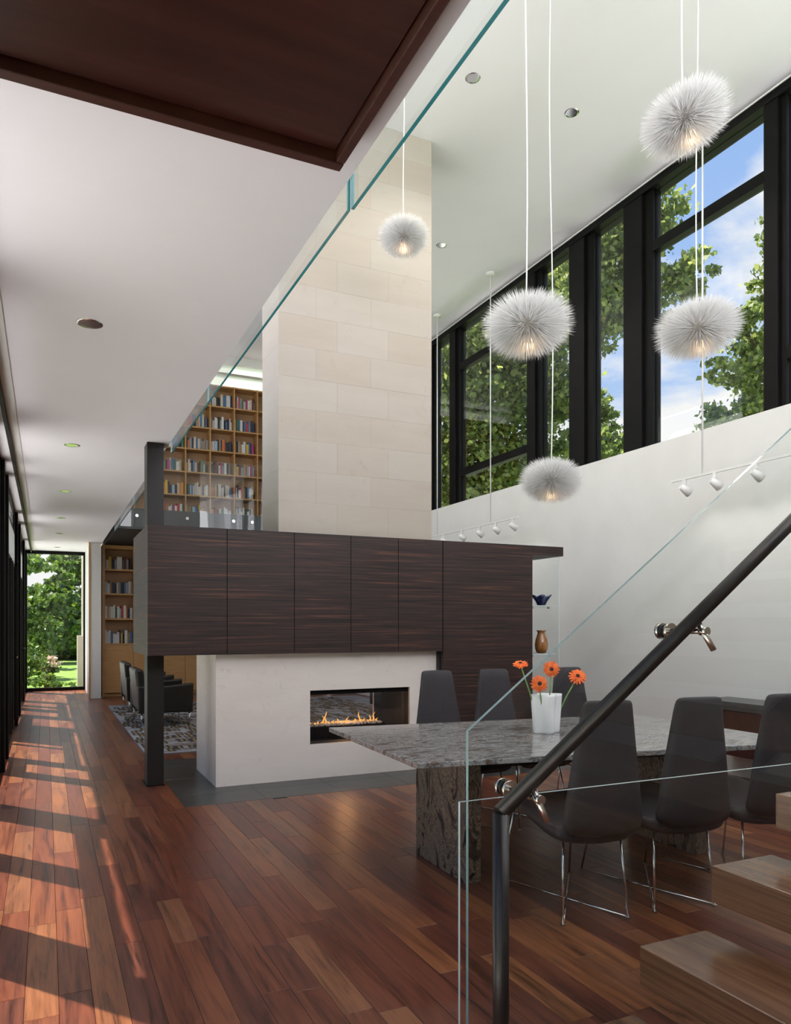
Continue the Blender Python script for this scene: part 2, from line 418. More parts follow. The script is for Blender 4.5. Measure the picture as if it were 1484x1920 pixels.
# cut the boards that meet the side of the slab
cut = []
def seen_size(p):
    xm, ym = (p[0] + p[1]) / 2, (p[2] + p[3]) / 2
    d = ym * CT + xm * ST
    if d < 0.4: return 0
    r = xm * CT - ym * ST
    px, py = 742 + F * r / d, 1173 + F * EYE / d
    if px < -30 or px > 1500 or py > 1960: 
        # partly in view?
        d2 = p[3] * CT + xm * ST
        if d2 < 0.4 or 1173 + F * EYE / d2 > 1920 or abs((742 + F * (xm * CT - p[3] * ST) / d2) - 742) > 742: return 0
    if (xm > 1.0 and ym > 8.3) : return 0
    return (p[3] - p[2]) * PW / d ** 3
planks.sort(key=seen_size, reverse=True)
def plank_mb(mb, p, mi):
    g_, c = 0.0006, 0.0012
    x0, x1, y0, y1 = p[0] + g_, p[1] - g_, p[2] + g_, p[3] - g_
    v = [(x0, y0, -0.02), (x1, y0, -0.02), (x1, y1, -0.02), (x0, y1, -0.02), (x0, y0, -c), (x1, y0, -c), (x1, y1, -c), (x0, y1, -c),
         (x0 + c, y0 + c, 0), (x1 - c, y0 + c, 0), (x1 - c, y1 - c, 0), (x0 + c, y1 - c, 0)]
    f = [(8, 9, 10, 11), (0, 1, 5, 4), (1, 2, 6, 5), (2, 3, 7, 6), (3, 0, 4, 7), (4, 5, 9, 8), (5, 6, 10, 9), (6, 7, 11, 10), (7, 4, 8, 11)]
    mb.add(v, f, mi)
rest = MB()
for i, p in enumerate(planks):
    mi = R.randrange(7)
    if i < 300:
        b = MB(); plank_mb(b, p, 0); b.build('plank', PLANK_MATS[mi], fl)
    else: plank_mb(rest, p, mi)
rest.build('far_planks', PLANK_MATS, fl, kind='stuff')

# hearth of slate tiles, set into the boards ----------------------------
hs = struct('hearth_floor', 'dark grey slate tile hearth set flush into the wood floor round the fireplace', (2.4, 6.2, 0))
MB().box(SLATE[0], SLATE[1], SLATE[2], SLATE[3], -0.02, -0.001).build('grout_bed', 'grout_dark', hs)
gx = [SLATE[0], 1.62, 2.26, 2.90, 3.54, 4.15, SLATE[1]]; gy = [SLATE[2], 6.30, 7.0, 7.66, SLATE[3]]
for i in range(len(gx) - 1):
    for j in range(len(gy) - 1):
        MB().box(gx[i] + .0015, gx[i + 1] - .0015, gy[j] + .0015, gy[j + 1] - .0015, -0.015, 0.001).build('slate_tile', 'slate', hs, bevel=0.001)

# walls ------------------------------------------------------------------
o = MB().box(XW, XW + 0.25, -3.2, 15.95, -0.1, SILL).box(XW, XW + 0.25, 11.13, 15.95, SILL, 7.4).box(XW + 0.02, XW + 0.25, -3.2, 11.13, ZC, 7.4)
o = o.build('wall_right', 'plaster'); tag(o, 'tall smooth white wall below the black framed clerestory windows', kind='structure')
o = MB().box(XE + 0.05, XW, YB + 0.36, YB + 0.55, 0, 6.44).build('wall_library', 'plaster'); tag(o, 'plain back wall behind the built-in oak bookcase', kind='structure')
o = MB().box(0.777, 0.965, 15.45, 17.7, 0, ZL).build('wall_passage', 'plaster', bevel=0.002); tag(o, 'narrow white wall end between the garden window and the oak bookcase', kind='structure')
o = MB().box(0.745, 0.778, 15.44, 15.50, 0, ZL - 0.002).build('trim_1', 'oak'); tag(o, 'slim wood edge trim on the corner of the narrow white wall', kind='structure')
# rear wall behind the camera, with an opening added for the fill light
o = MB().box(XL - 0.1, XW + 0.25, -3.4, -3.2, -0.1, 3.5).box(XL - 0.1, XW + 0.25, -3.4, -3.2, 5.9, 7.3).box(XL - 0.1, 0.1, -3.4, -3.2, 3.5, 5.9).box(5.7, XW + 0.25, -3.4, -3.2, 3.5, 5.9)
o = o.build('wall_rear', 'plaster'); tag(o, 'white end wall behind the stair with an unseen opening added for light', kind='structure')
# upper outside wall over the corridor glazing, with an unseen opening added to let light in
o = MB().box(XL - 0.12, XL, -3.2, 17.75, 3.3, 3.95).box(XL - 0.12, XL, -3.2, 17.75, 5.95, 7.3).box(XL - 0.12, XL, -3.2, -0.55, 3.95, 5.95).box(XL - 0.12, XL, 12.55, 17.75, 3.95, 5.95)
o = o.build('wall_upper_corridor', 'plaster'); tag(o, 'upper white outside wall above the corridor glazing with an opening added for light', kind='structure')
o = MB().box(XL, 0.99, 17.6, 17.75, 3.3, 7.3).box(0.93, 0.99, YB + .5, 17.6, 3.28, 7.2).build('wall_upper_end', 'plaster'); tag(o, 'upper white end wall over the garden window', kind='structure')

# ceilings ---------------------------------------------------------------
c = MB().box(3.44, XW + 0.02, -3.2, 7.0, ZC, ZC + 0.12).box(3.7, XW + 0.02, 7.0, 8.4, ZC, ZC + 0.12).box(4.42, XW + 0.02, 8.4, YB + 0.36, ZC, ZC + 0.12).box(XL - 0.1, 3.44, -3.2, 6.98, ZC, ZC + 0.15)
o = c.build('ceiling', 'ceiling_paint'); tag(o, 'high white ceiling of the double-height dining room', kind='structure')
c = MB().box(XL - 0.1, 3.7, 6.98, 8.4, 7.2, 7.3).box(XL - 0.1, 4.42, 8.4, YB + .5, 7.2, 7.3).box(XL - 0.1, 0.99, YB + .5, 17.75, 7.2, 7.3).box(XL - 0.1, 3.7, 6.9, 6.98, ZC + 0.15, 7.2).box(3.7, 3.76, 7.0, 8.4, ZC + 0.12, 7.2).box(3.7, 4.48, 8.34, 8.4, ZC + 0.12, 7.2).box(4.42, 4.48, 8.4, YB + 0.5, ZC + 0.12, 7.2)
o = c.build('ceiling_library', 'ceiling_paint'); tag(o, 'raised white ceiling over the library behind the chimney', kind='structure')
o = MB().box(XL, XE, 2.30, 17.65, ZL, 3.28).box(0.88, XE, -3.2, 2.30, ZL, 3.28).box(XL, 0.88, -3.2, 2.30, 3.02, 3.28)
o = o.build('ceiling_corridor', 'ceiling_paint'); tag(o, 'long low white corridor ceiling with a row of recessed downlights', kind='structure')
# ceiling strip and shade track along the glazing
o = MB().box(-0.265, -0.20, 2.31, 17.6, ZL - 0.006, ZL).build('trim_2', 'white_metal'); tag(o, 'pale shade pocket strip along the corridor ceiling by the glazing', kind='structure')
o = MB().box(-0.292, -0.266, 2.31, 17.6, ZL - 0.05, ZL).build('trim_3', 'black_metal'); tag(o, 'black shade track running along the corridor ceiling edge', kind='structure')

o = MB().box(XE + 0.06, XW, -3.2, -0.5, 2.92, 3.28).build('landing_shade_slab', 'ceiling_paint'); tag(o, 'unseen landing slab added to shade the near chairs', kind='structure')  # slab added out of view to keep the rear fill off the near chairs

# mahogany soffit over the near end of the corridor ------------------------
sf = struct('soffit_panel', 'dark mahogany soffit panel with raised border hanging below the white ceiling', (0.2, 0.5, 2.9))
MB().box(XL, 0.835, -3.2, 2.235, 2.915, 3.02).build('panel_field', 'mahogany_soffit', sf)
MB().box(XL, 0.872, 2.252, 2.292, 2.885, 3.02).build('border_strip', 'soffit_edge', sf, bevel=0.003)
MB().box(0.842, 0.872, -3.2, 2.246, 2.885, 3.02).build('border_strip', 'soffit_edge', sf, bevel=0.003)

# mezzanine walkway in front of the bookcase ----------------------------------
YM = 12.9
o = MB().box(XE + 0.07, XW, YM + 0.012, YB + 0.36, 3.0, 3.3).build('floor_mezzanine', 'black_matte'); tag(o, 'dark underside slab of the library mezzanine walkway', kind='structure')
o = MB().box(XE + 0.07, XW, YM, YM + 0.012, 2.985, 3.325).build('trim_4', 'grey_steel'); tag(o, 'dark grey steel fascia along the mezzanine edge', kind='structure')

# corridor glazing wall --------------------------------------------------------
w2 = struct('window_1', 'black framed floor-to-ceiling corridor glazing with doors and fixed lights', (XL, 8, 0))
HEAD = 2.94
bays = [(-2.6, 1.75, 'full'), (2.25, 3.66, 'full'), (4.04, 6.19, 'door'), (6.71, 7.94, 'full'), (8.2, 8.71, 'low'), (9.0, 11.56, 'door2'), (11.9, 12.82, 'low'), (13.25, 15.3, 'door3'), (15.65, 17.35, 'full')]
T0, T1 = XL - 0.012, XL + 0.008
def bar(y0, y1, z0, z1, name='mullion', x0=T0, x1=T1): MB().box(x0, x1, y0, y1, z0, z1).build(name, 'black_metal', w2)
prev = -3.2
for (a, b, k) in bays + [(17.6, 17.6, None)]:
    if a > prev:
        bar(prev, a, 0, ZL, 'mullion')
        m_ = (prev + a) / 2; bar(m_ - 0.05, m_ + 0.05, 0, ZL - 0.02, 'mullion', XL + 0.008, XL + 0.045)
    prev = b
bar(-3.2, 17.6, HEAD, ZL, 'header'); bar(-3.2, 17.6, 0, 0.12, 'sill')
for (a, b, k) in bays:
    if k == 'full':
        pane_box(w2, XL - .008, XL - .002, a, b, .12, HEAD, 'black_metal', 'window_glass')
    elif k == 'low':
        bar(a, b, 0.25, 0.83, 'lower_panel'); bar(a - .02, a + .02, .12, HEAD, 'sash_stile', XL + .008, XL + .03)
        pane_box(w2, XL - .008, XL - .002, a, b, .83, HEAD, 'black_metal', 'window_glass'); pane_box(w2, XL - .008, XL - .002, a, b, .12, .25, 'black_metal', 'window_glass')
    else:
        bar(a, b, 2.2, 2.25, 'transom'); bar(a, b, 2.66, 2.71, 'transom'); MB().box(T0, T1, a, b, 2.25, 2.66).build('transom_shade', 'shade_cloth', w2)
        cuts = {'door': [(4.04, 4.2), (5.02, 5.36)], 'door2': [(9.92, 10.0), (10.2, 10.55), (11.3, 11.56)], 'door3': [(13.8, 14.25), (14.5, 14.75)]}[k]
        edges = [a] + [e for q in cuts for e in q] + [b]
        for q in cuts: bar(q[0], q[1], .12, 2.2, 'door_stile'); bar((q[0] + q[1]) / 2 - .03, (q[0] + q[1]) / 2 + .03, .12, 2.2, 'door_stile', XL + .008, XL + .035)
        if k == 'door2': bar(10.55, 11.3, .12, 2.2, 'shade_panel')
        for i in range(0, len(edges) - 1, 2):
            if edges[i + 1] - edges[i] > .05: pane_box(w2, XL - .008, XL - .002, edges[i], edges[i + 1], .12, 2.2, 'black_metal', 'window_glass')
        pane_box(w2, XL - .008, XL - .002, a, b, 2.71, HEAD, 'black_metal', 'window_glass')
        yh = (cuts[0][0] + cuts[0][1]) / 2 + (.6 if k != 'door' else 1.0)
        h = MB().tube([(XL + .03, yh, 1.0), (XL + .075, yh, 1.0), (XL + .075, yh - .11, 1.0)], .008, 8).build('door_handle', 'satin_steel', w2)

# garden window at the end of the corridor -----------------------------------------
w3 = struct('window_2', 'tall black framed garden window closing the corridor', (0.2, 17.65, 0))
for (n, a) in (('frame_side', (XL, XL + .035, 17.6, 17.7, 0, ZL)), ('frame_side', (0.742, 0.777, 17.6, 17.7, 0, ZL)), ('frame_head', (XL + .035, .742, 17.6, 17.7, 2.93, ZL)), ('frame_sill', (XL + .035, .742, 17.6, 17.7, 0, .07))):
    MB().box(*a).build(n, 'black_metal', w3)
pane_box(w3, XL + .035, .742, 17.645, 17.655, .07, 2.93, 'black_metal', 'window_glass')

# clerestory windows of the right wall -----------------------------------------------
w1 = struct('window_3', 'ribbon of tall black framed windows above the white wall', (XW, 6, SILL))
YMUL = [(11.00, 11.13), (10.18, 10.435), (8.064, 8.316), (7.02, 7.425), (6.065, 6.468), (4.47, 4.67), (2.9, 3.1), (1.3, 1.5), (-0.3, -0.1), (-3.2, -3.0)]
for (a, b) in YMUL:
    mw = b - a
    MB().box(XW + 0.01, XW + 0.20, a + mw * .30, b, SILL, ZC).build('mullion', 'black_metal', w1, bevel=.004)
    MB().box(XW + 0.05, XW + 0.17, a, a + mw * .30, SILL, ZC).build('mullion_stop', 'black_metal', w1, bevel=.004)
MB().box(XW + 0.0, XW + 0.20, -3.2, 11.13, ZC - 0.10, ZC).build('head_frame', 'black_metal', w1)
MB().box(XW - 0.03, XW - 0.018, -3.2, 11.13, ZC - 0.034, ZC - 0.022).build('head_bead', 'white_metal', w1)
for (y0, y1, z) in ((8.316, 10.18, 5.46), (8.316, 10.18, 3.79), (4.67, 6.065, 5.46), (3.1, 4.47, 3.79), (1.5, 2.9, 5.46)):
    MB().box(XW + 0.05, XW + 0.16, y0, y1, z - .055, z + .055).build('transom', 'black_metal', w1, bevel=.004)
ys = sorted(YMUL)
for i in range(len(ys) - 1):
    pane_box(w1, XW + .09, XW + .10, ys[i][1], ys[i + 1][0], SILL, ZC - .1, 'black_metal', 'window_glass')

# library clerestory: translucent white panel standing in for overexposed sky -----------------------------
w4 = struct('window_4', 'bright white clerestory band between the bookcase top and the library ceiling', (3, YB + .4, 6.44))
MB().box(1.0, XW, YB + .44, YB + .45, 6.44, 7.2).build('pane', 'clerestory_glow', w4)
MB().box(1.0, XW, YB + .40, YB + .47, 6.80, 6.84).build('glazing_bar', 'satin_steel', w4)
MB().box(1.0, XW, YB + .36, YB + .47, 7.02, 7.2).build('head_frame', 'white_metal', w4)

# ================================================================== THE CHIMNEY, FIREPLACE AND EBONY CABINET
ch = thing('chimney_breast', 'tall limestone clad chimney rising from the dark cabinet to the high ceiling', 'chimney', (2.66, 6.9, 2.24))
CX0, CX1, CY0, CY1 = 1.888, 3.437, 6.50, 7.05
MB().box(CX0 + .02, CX1 - .02, CY0 + .02, CY1 - .02, 2.24, ZC - .003).build('core', 'hearth_stone', ch)
z = 2.24; k = 0
while z < ZC - 0.01:
    z1 = min(z + 0.282, ZC - 0.002)
    if ZC - z1 < 0.06: z1 = ZC - 0.002
    cuts = [CX0, CX0 + .35, CX0 + .90, CX1] if k % 2 else [CX0, CX0 + .56, CX0 + 1.08, CX1]
    for i in range(3):
        j = R.uniform(0, .0008)
        MB().box(cuts[i] + (.0 if i == 0 else .0003), cuts[i + 1] - (.0 if i == 2 else .0003), CY0 - j, CY0 + .02, z + .0003, z1 - .0003).build('stone_tile', R.choice(('chimney_stone', 'chimney_stone_warm', 'chimney_stone_pale')), ch, bevel=.0005)
    MB().box(CX0 - R.uniform(0, .001), CX0 + .02, CY0 + .0205, CY1, z + .0003, z1 - .0003).build('stone_tile', R.choice(('chimney_stone', 'chimney_stone_pale')), ch, bevel=.0005)
    MB().box(CX1 - .02, CX1, CY0 + .0205, CY1, z + .0003, z1 - .0003).build('stone_tile', 'chimney_stone', ch, bevel=.0005)
    z = z1; k += 1

fp = thing('fireplace', 'long pale limestone see-through gas fireplace under the dark cabinet', 'fireplace', (2.42, 6.95, 0))
FX0, FX1, FY0, FY1, FZ = 1.331, 3.49, 6.50, 7.41, 1.15
OX0, OX1, OZ0, OZ1 = 2.185, 3.20, 0.313, 0.806
fac = 0.03
for n, a in (('stone_slab', (FX0, OX0, FY0, FY0 + fac, .002, FZ)), ('stone_slab', (OX1, FX1, FY0, FY0 + fac, .002, FZ)), ('stone_slab', (OX0, OX1, FY0, FY0 + fac, OZ1, FZ)), ('stone_slab', (OX0, OX1, FY0, FY0 + fac, .002, OZ0)),
             ('stone_slab', (FX0, OX0, FY1 - fac, FY1, .002, FZ)), ('stone_slab', (OX1, FX1, FY1 - fac, FY1, .002, FZ)), ('stone_slab', (OX0, OX1, FY1 - fac, FY1, OZ1, FZ)), ('stone_slab', (OX0, OX1, FY1 - fac, FY1, .002, OZ0)),
             ('side_slab', (FX0, FX0 + fac, FY0 + fac, FY1 - fac, .002, FZ)), ('side_slab', (FX1 - fac, FX1, FY0 + fac, FY1 - fac, .002, FZ))):
    MB().box(*a).build(n, 'hearth_stone', fp)
box = MB().box(OX0 - .02, OX0, FY0 + fac, FY1 - fac, OZ0, OZ1).box(OX1, OX1 + .02, FY0 + fac, FY1 - fac, OZ0, OZ1)
box.box(OX0 - .02, OX1 + .02, FY0 + fac, FY1 - fac, OZ0 - .02, OZ0).box(OX0 - .02, OX1 + .02, FY0 + fac, FY1 - fac, OZ1, OZ1 + .02)
box.build('firebox', 'black_matte', fp)
MB().box(OX0, OX1, FY0 + .05, FY0 + .075, OZ1 - .045, OZ1).build('firebox_lip', 'black_metal', fp)
MB().box(OX0 + .001, OX1 - .12, 6.80, 7.10, OZ0, .425).build('burner_tray', 'black_metal', fp)
bed = MB()
for i in range(420):
    px_, py_ = R.uniform(OX0 + .02, OX1 - .14), R.uniform(6.82, 7.08); r_ = R.uniform(.008, .014)
    bed.lathe([(r_ * .5, -r_ * .7), (r_, 0), (r_ * .5, r_ * .7)], (px_, py_, .432), 5)
bed.build('glass_pebbles', 'white_pebble', fp, kind='stuff')
def flame(x, y, z, h, w_, lean):
    rings = []
    for i in range(9):
        t = i / 8; rad = w_ * (0.55 + 0.9 * t) * (1 - t) ** 0.75 + .0006
        cx = x + lean * t * t + .012 * math.sin(6 * t + x * 40) * t
        rings.append([(cx + rad * math.cos(a), y + .6 * rad * math.sin(a), z + h * t) for a in [2 * math.pi * q / 8 for q in range(8)]])
    return MB().rings(rings)
fx = OX0 + .02
while fx < OX1 - .16:
    hh = R.choice((.018, .022, .03, .034, .02)); 
    flame(fx, 6.95 + R.uniform(-.03, .03), .436, hh, R.uniform(.010, .018), R.uniform(-.012, .012)).build('flame', 'flame', fp); fx += R.uniform(.028, .05)
for fx, hh, ln in ((2.47, .125, .05), (2.50, .08, -.03), (2.62, .045, 0), (2.72, .055, .01), (2.86, .10, -.02), (2.97, .06, .01), (3.01, .09, .012)):
    flame(fx, 6.95, .436, hh, .011, ln).build('flame', 'flame', fp)
pane_box(fp, OX0, OX1 - .002, FY0 + .09, FY0 + .096, OZ0, OZ1, 'black_metal', 'fire_glass', 'fire_screen')
lamp('fire_glow', 'POINT', (2.7, 6.95, .55), 3, (1, .5, .2), shadow_soft_size=.1)

cb = thing('ebony_cabinet', 'long dark striped ebony cabinet bridging the fireplace with flush doors', 'cabinet', (2.6, 6.9, 0))
EX0, EY0, EY1, EZ0, EZ1 = 0.753, 6.38, 7.47, 1.152, 2.226
MB().box(EX0, 3.497, EY0 + .02, EY1, EZ0 + .001, EZ1).build('carcass', 'macassar_ebony', cb)
MB().box(3.503, 4.552, EY0 + .02, EY1, .001, EZ1).build('tall_carcass', 'macassar_ebony', cb)
dx = [EX0, 1.402, 1.998, 2.538, 3.02, 3.497]
for i in range(5):
    MB().box(dx[i] + (.0 if i == 0 else .003), dx[i + 1] - .003, EY0, EY0 + .0195, EZ0, EZ1 + .001).build('door', 'macassar_ebony', cb)
MB().box(3.503, 4.552, EY0, EY0 + .0195, .001, EZ1 + .001).build('tall_panel', 'macassar_ebony', cb)
MB().box(4.553, 4.945, EY0, EY0 + .52, EZ1 - .095, EZ1 + .001).build('cantilever_shelf', 'macassar_ebony', cb)
MB().box(3.4915, 3.5025, EY0 + .06, EY1 - .02, .01, EZ0).build('shadow_gap_panel', 'black_matte', cb)

co = thing('steel_column', 'square dark steel column standing at the corner of the ebony cabinet', 'column', (.868, 6.90, 0))
MB().box(.798, .938, 6.79, 7.0, 0.001, ZL - .002).build('shaft', 'column_steel', co, bevel=.003)
MB().box(.79, .946, 6.782, 7.008, 0.0005, 0.006).build('base_plate', 'black_metal', co)

gd = thing('glass_display_shelves', 'small glass display shelves beside the tall ebony panel', 'shelves', (4.75, 6.7, 0))
pane_box(gd, 4.90, 4.91, EY0 + .02, EY0 + .50, .002, EZ1 - .097, 'glass_edge_pale', 'guard_glass', 'side_pane')
for z_ in (1.60, 1.095):
    pane_box(gd, 4.5525, 4.872, EY0 + .05, EY0 + .30, z_, z_ + .012, 'glass_edge_pale', 'guard_glass', 'shelf')
    for x_ in (4.62, 4.83):
        MB().tube([(x_, EY0 + .10, z_ - .02), (x_, EY0 + .10, z_ - .0005)], .014, 10).build('shelf_stud', 'satin_steel', gd)

def fluted(n, prof, amp, c, lobes, seg=48):
    mb = MB(); rings = []
    for r, z_, k_ in prof:
        rings.append([(c[0] + (r + amp * k_ * math.cos(lobes * a)) * math.cos(a), c[1] + (r + amp * k_ * math.cos(lobes * a)) * math.sin(a), c[2] + z_ + (amp * .6 * k_ * math.cos(lobes * a))) for a in [2 * math.pi * i / seg for i in range(seg)]])
    return mb.rings(rings)
bz = 1.6125
o = fluted('b', [(.03, 0, 0), (.045, .004, .05), (.062, .04, .3), (.085, .075, .7), (.105, .105, 1), (.099, .105, 1), (.08, .077, .7), (.056, .044, .3), (.02, .014, 0)], .016, (4.765, EY0 + .14, bz), 6).build('glass_bowl', 'cobalt_glass')
o.location = (0, 0, 0); tag(o, 'dark blue fluted glass bowl on the upper glass shelf', 'bowl')
o = MB().lathe([(.03, 0), (.05, .006), (.066, .05), (.070, .09), (.062, .14), (.046, .19), (.038, .215), (.044, .23), (.058, .243), (.053, .242), (.036, .222), (.03, .2)], (4.765, EY0 + .14, 1.1075), 28).build('glazed_vase', 'amber_glaze')
tag(o, 'mottled brown glazed vase with flared lip on the lower glass shelf', 'vase')

# ================================================================== GLASS BALUSTRADES
bl = thing('glass_balustrade', 'frameless glass balustrade hung along the edge of the upper corridor', 'balustrade', (1.0, 8, 2.94))
joints = [-1.2, 2.56, 5.2, 6.86, 7.4, 10.0, 12.86]
for i in range(len(joints) - 1):
    if (joints[i], joints[i + 1]) == (6.86, 7.4): continue
    off_ = .010 if i == 0 else 0
    pane_box(bl, 1.005 + off_, 1.018 + off_, joints[i] + .006, joints[i + 1] - .006, 2.93, 4.15, name='pane')
    n_ = max(2, int((joints[i + 1] - joints[i]) / .9))
    for j in range(n_):
        y_ = joints[i] + .3 + j * (joints[i + 1] - joints[i] - .6) / (n_ - 1)
        MB().tube([(.987, y_, 3.14), (1.034 + off_, y_, 3.14)], .022, 12).build('standoff', 'satin_steel', bl)
mz = thing('mezzanine_balustrade', 'clear glass guard with round steel studs fixed to the mezzanine fascia', 'balustrade', (2.6, YM - .02, 3.0))
mj = [1.09, 2.0, 3.105, 4.6]
for i in range(3):
    pane_box(mz, mj[i] + .006, mj[i + 1] - .006, YM - .035, YM - .023, 3.02, 4.2, 'glass_edge_pale', 'guard_glass', 'pane')
for x_ in (1.35, 1.75, 2.155, 2.935, 3.26, 4.3):
    MB().tube([(x_, YM - .001, 3.20), (x_, YM - .055, 3.20)], .026, 12).build('stud', 'chrome', mz)

# ================================================================== BOOKCASE AND BOOKS
bc = thing('oak_bookcase', 'built-in oak bookcase covering the library wall over two storeys', 'bookcase', (3, YB + .18, 0))
BX0, BX1 = 1.0, 5.6
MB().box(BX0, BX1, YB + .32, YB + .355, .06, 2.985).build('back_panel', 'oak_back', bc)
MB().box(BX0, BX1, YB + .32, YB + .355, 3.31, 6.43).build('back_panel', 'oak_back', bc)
MB().box(BX0, BX1, YB + .04, YB + .32, 0.002, .06).build('plinth', 'oak', bc)
lowz = [1.03, 1.53, 2.02, 2.50, 2.93]; upz = [3.62, 4.08, 4.56, 5.04, 5.50, 5.975, 6.41]
lx = [1.04, 1.60, 2.10, 2.60, 3.10, 3.605, 4.10, 4.6, 5.1, 5.58]
ux = [1.10, 1.60, 2.10, 2.60, 3.10, 3.605, 4.10, 4.6, 5.1, 5.58]
for x_ in lx: MB().box(x_ - .016, x_ + .016, YB, YB + .32, .06, 2.98).build('upright', 'oak', bc)
for x_ in ux: MB().box(x_ - .012, x_ + .012, YB, YB + .32, 3.315, 6.43).build('upright', 'oak', bc)
MB().box(BX0, 1.023, YB - .06, YB + .32, .002, 2.98).build('end_panel', 'oak', bc)
for i in range(len(lx) - 1):
    for z_ in lowz: MB().box(lx[i] + .016, lx[i + 1] - .016, YB + .004, YB + .32, z_ - .016, z_ + .016).build('shelf', 'oak', bc)
    for z_ in upz: MB().box(ux[i] + .012, ux[i + 1] - .012, YB + .004, YB + .32, z_ - .014, z_ + .014).build('shelf', 'oak', bc)
    d_ = MB().box(lx[i] - .010 , lx[i + 1] - .016, YB - .019, YB - .001, .075, 1.008).build('cupboard_door', 'oak', bc, bevel=.002)
    MB().box(lx[i + 1] - .14, lx[i + 1] - .05, YB - .026, YB - .0195, .99, 1.004).build('pull', 'satin_steel', d_)
MB().box(1.023, BX1, YB - .02, YB + .0, 2.946, 2.984).build('header', 'oak', bc)

BOOKC = [('white', (.72, .71, .68)), ('cream', (.62, .55, .42)), ('navy', (.03, .04, .10)), ('black', (.02, .02, .02)), ('red', (.50, .04, .03)), ('grey', (.28, .29, .30)), ('tan', (.38, .24, .12)),
         ('blue', (.08, .18, .36)), ('green', (.07, .17, .09)), ('yellow', (.70, .45, .05)), ('orange', (.65, .20, .04)), ('aqua', (.40, .52, .60)), ('magenta', (.42, .05, .20)), ('maroon', (.16, .03, .03))]
WT = [20, 14, 9, 10, 6, 8, 8, 6, 5, 3, 3, 5, 2, 4]
for n_, c_ in BOOKC: varied('book_' + n_.replace(' ', '_'), tuple(v * .85 for v in c_), c_, 25, 0.55)
varied('page_paper', (.62, .58, .50), (.70, .66, .58), 80, .8, stretch=(20, 1, 1))
book_mesh = {}
def book(cname, x0, x1, z, h, dep, label, group, tilt=0.0):
    key = cname
    if key not in book_mesh:      # unit book: spine and boards round a page block
        b = MB(); b.box(0, .12, 0, 1, 0, 1).box(.88, 1, 0, 1, 0, 1).box(.12, .88, 0, .05, 0, 1).box(.12, .88, .05, .97, .015, .975, 1)
        me = b.build('book', ['book_' + cname.replace(' ', '_'), 'page_paper']); book_mesh[key] = me.data; bpy.data.objects.remove(me)
    o = bpy.data.objects.new('book', book_mesh[key]); COL.objects.link(o)
    o.scale = (x1 - x0, dep, h); o.location = (x0, YB + .30 - dep, z); o.rotation_euler = (0, tilt, 0)
    tag(o, label, 'book', group)
def fill_row(x0, x1, zs, nmax, place, group, hmax, first=0.0, full=.97):
    x_ = x0 + .004; i = 0; W = (x1 - x0)
    avg = W * full / nmax
    while i < nmax:
        t_ = avg * R.uniform(.62, 1.38)
        if x_ + t_ > x1 - .004: break
        cn = R.choices(BOOKC, WT)[0][0]; h_ = hmax * R.uniform(.68, 1.0); dep = R.uniform(.15, .21)
        sz = 'thick' if t_ > avg * 1.15 else ('slim' if t_ < avg * .85 else ('tall' if h_ > hmax * .9 else ('short' if h_ < hmax * .76 else 'upright')))
        book(cn, x_, x_ + t_ - .0006, zs, h_, dep, '%s %s book, %s along the %s' % (sz, cn, ORD[i], place), group)
        x_ += t_; i += 1
bays_u = {2: 'fourth', 3: 'third', 4: 'second', 5: 'first'}
for bi in (5, 4, 3, 2):
    for si, z_ in enumerate(reversed(upz[:-1])):
        if bi == 2 and si < 2: continue
        if bi == 3 and si < 1: continue
        fill_row(ux[bi] + .012, ux[bi + 1] - .012, z_ + .0142, 11 + (si + bi) % 2, '%s shelf below the clerestory, %s bay from the chimney' % (ORD[si], bays_u[bi]), 'books in the upper bookcase', .285)
for si, z_ in enumerate(reversed(lowz[:-1])):
    fill_row(lx[0] + .016, lx[1] - .016, z_ + .0162, 13, '%s open shelf above the oak cupboard' % ORD[3 - si], 'books in the lower bookcase', .27)

# ================================================================== LIVING CORNER: RUG, ARMCHAIRS, LOW TABLE
varied('rug_grey', (.30, .31, .34), (.38, .39, .42), 60, .95, bump=.2); varied('rug_black', (.02, .02, .022), (.035, .035, .035), 60, .95)
varied('rug_gold', (.27, .18, .075), (.35, .24, .10), 60, .95); varied('rug_brown', (.14, .10, .08), (.19, .14, .11), 60, .95)
RX0, RX1, RY0, RY1 = .975, 5.6, 8.42, 13.8
cs = .028; nx = int((RX1 - RX0) / cs); ny = int((RY1 - RY0) / cs)
gridm = np.zeros((ny, nx), int)
for q in range(2000):
    i, j = R.randrange(nx - 18), R.randrange(ny - 10)
    if R.random() < .55: gridm[j:j + 1, i:i + R.randrange(8, 17)] = 3
    else:
        wd, hh = R.randrange(3, 5), R.randrange(6, 10)
        gridm[j:j + hh, i:i + 3] = 1; gridm[j + 1:j + hh - 1, i + 1:i + 2] = 2
mb = MB(); th = .014
for j in range(ny + 1):
    for i in range(nx + 1): mb.v.append((RX0 + i * cs, RY0 + j * cs, th))
for j in range(ny):
    for i in range(nx):
        a = j * (nx + 1) + i; mb.f.append((a, a + 1, a + nx + 2, a + nx + 1)); mb.m.append(int(gridm[j, i])); mb.s.append(False)
xe, ye = RX0 + nx * cs, RY0 + ny * cs
mb.add([(RX0, RY0, .001), (xe, RY0, .001), (xe, ye, .001), (RX0, ye, .001), (RX0, RY0, th), (xe, RY0, th), (xe, ye, th), (RX0, ye, th)], [(0, 1, 5, 4), (1, 2, 6, 5), (2, 3, 7, 6), (3, 0, 4, 7), (3, 2, 1, 0)])
o = mb.build('area_rug', ['rug_grey', 'rug_black', 'rug_gold', 'rug_brown']); tag(o, 'grey rug with interlocking black and gold dashes in front of the bookcase', 'rug')

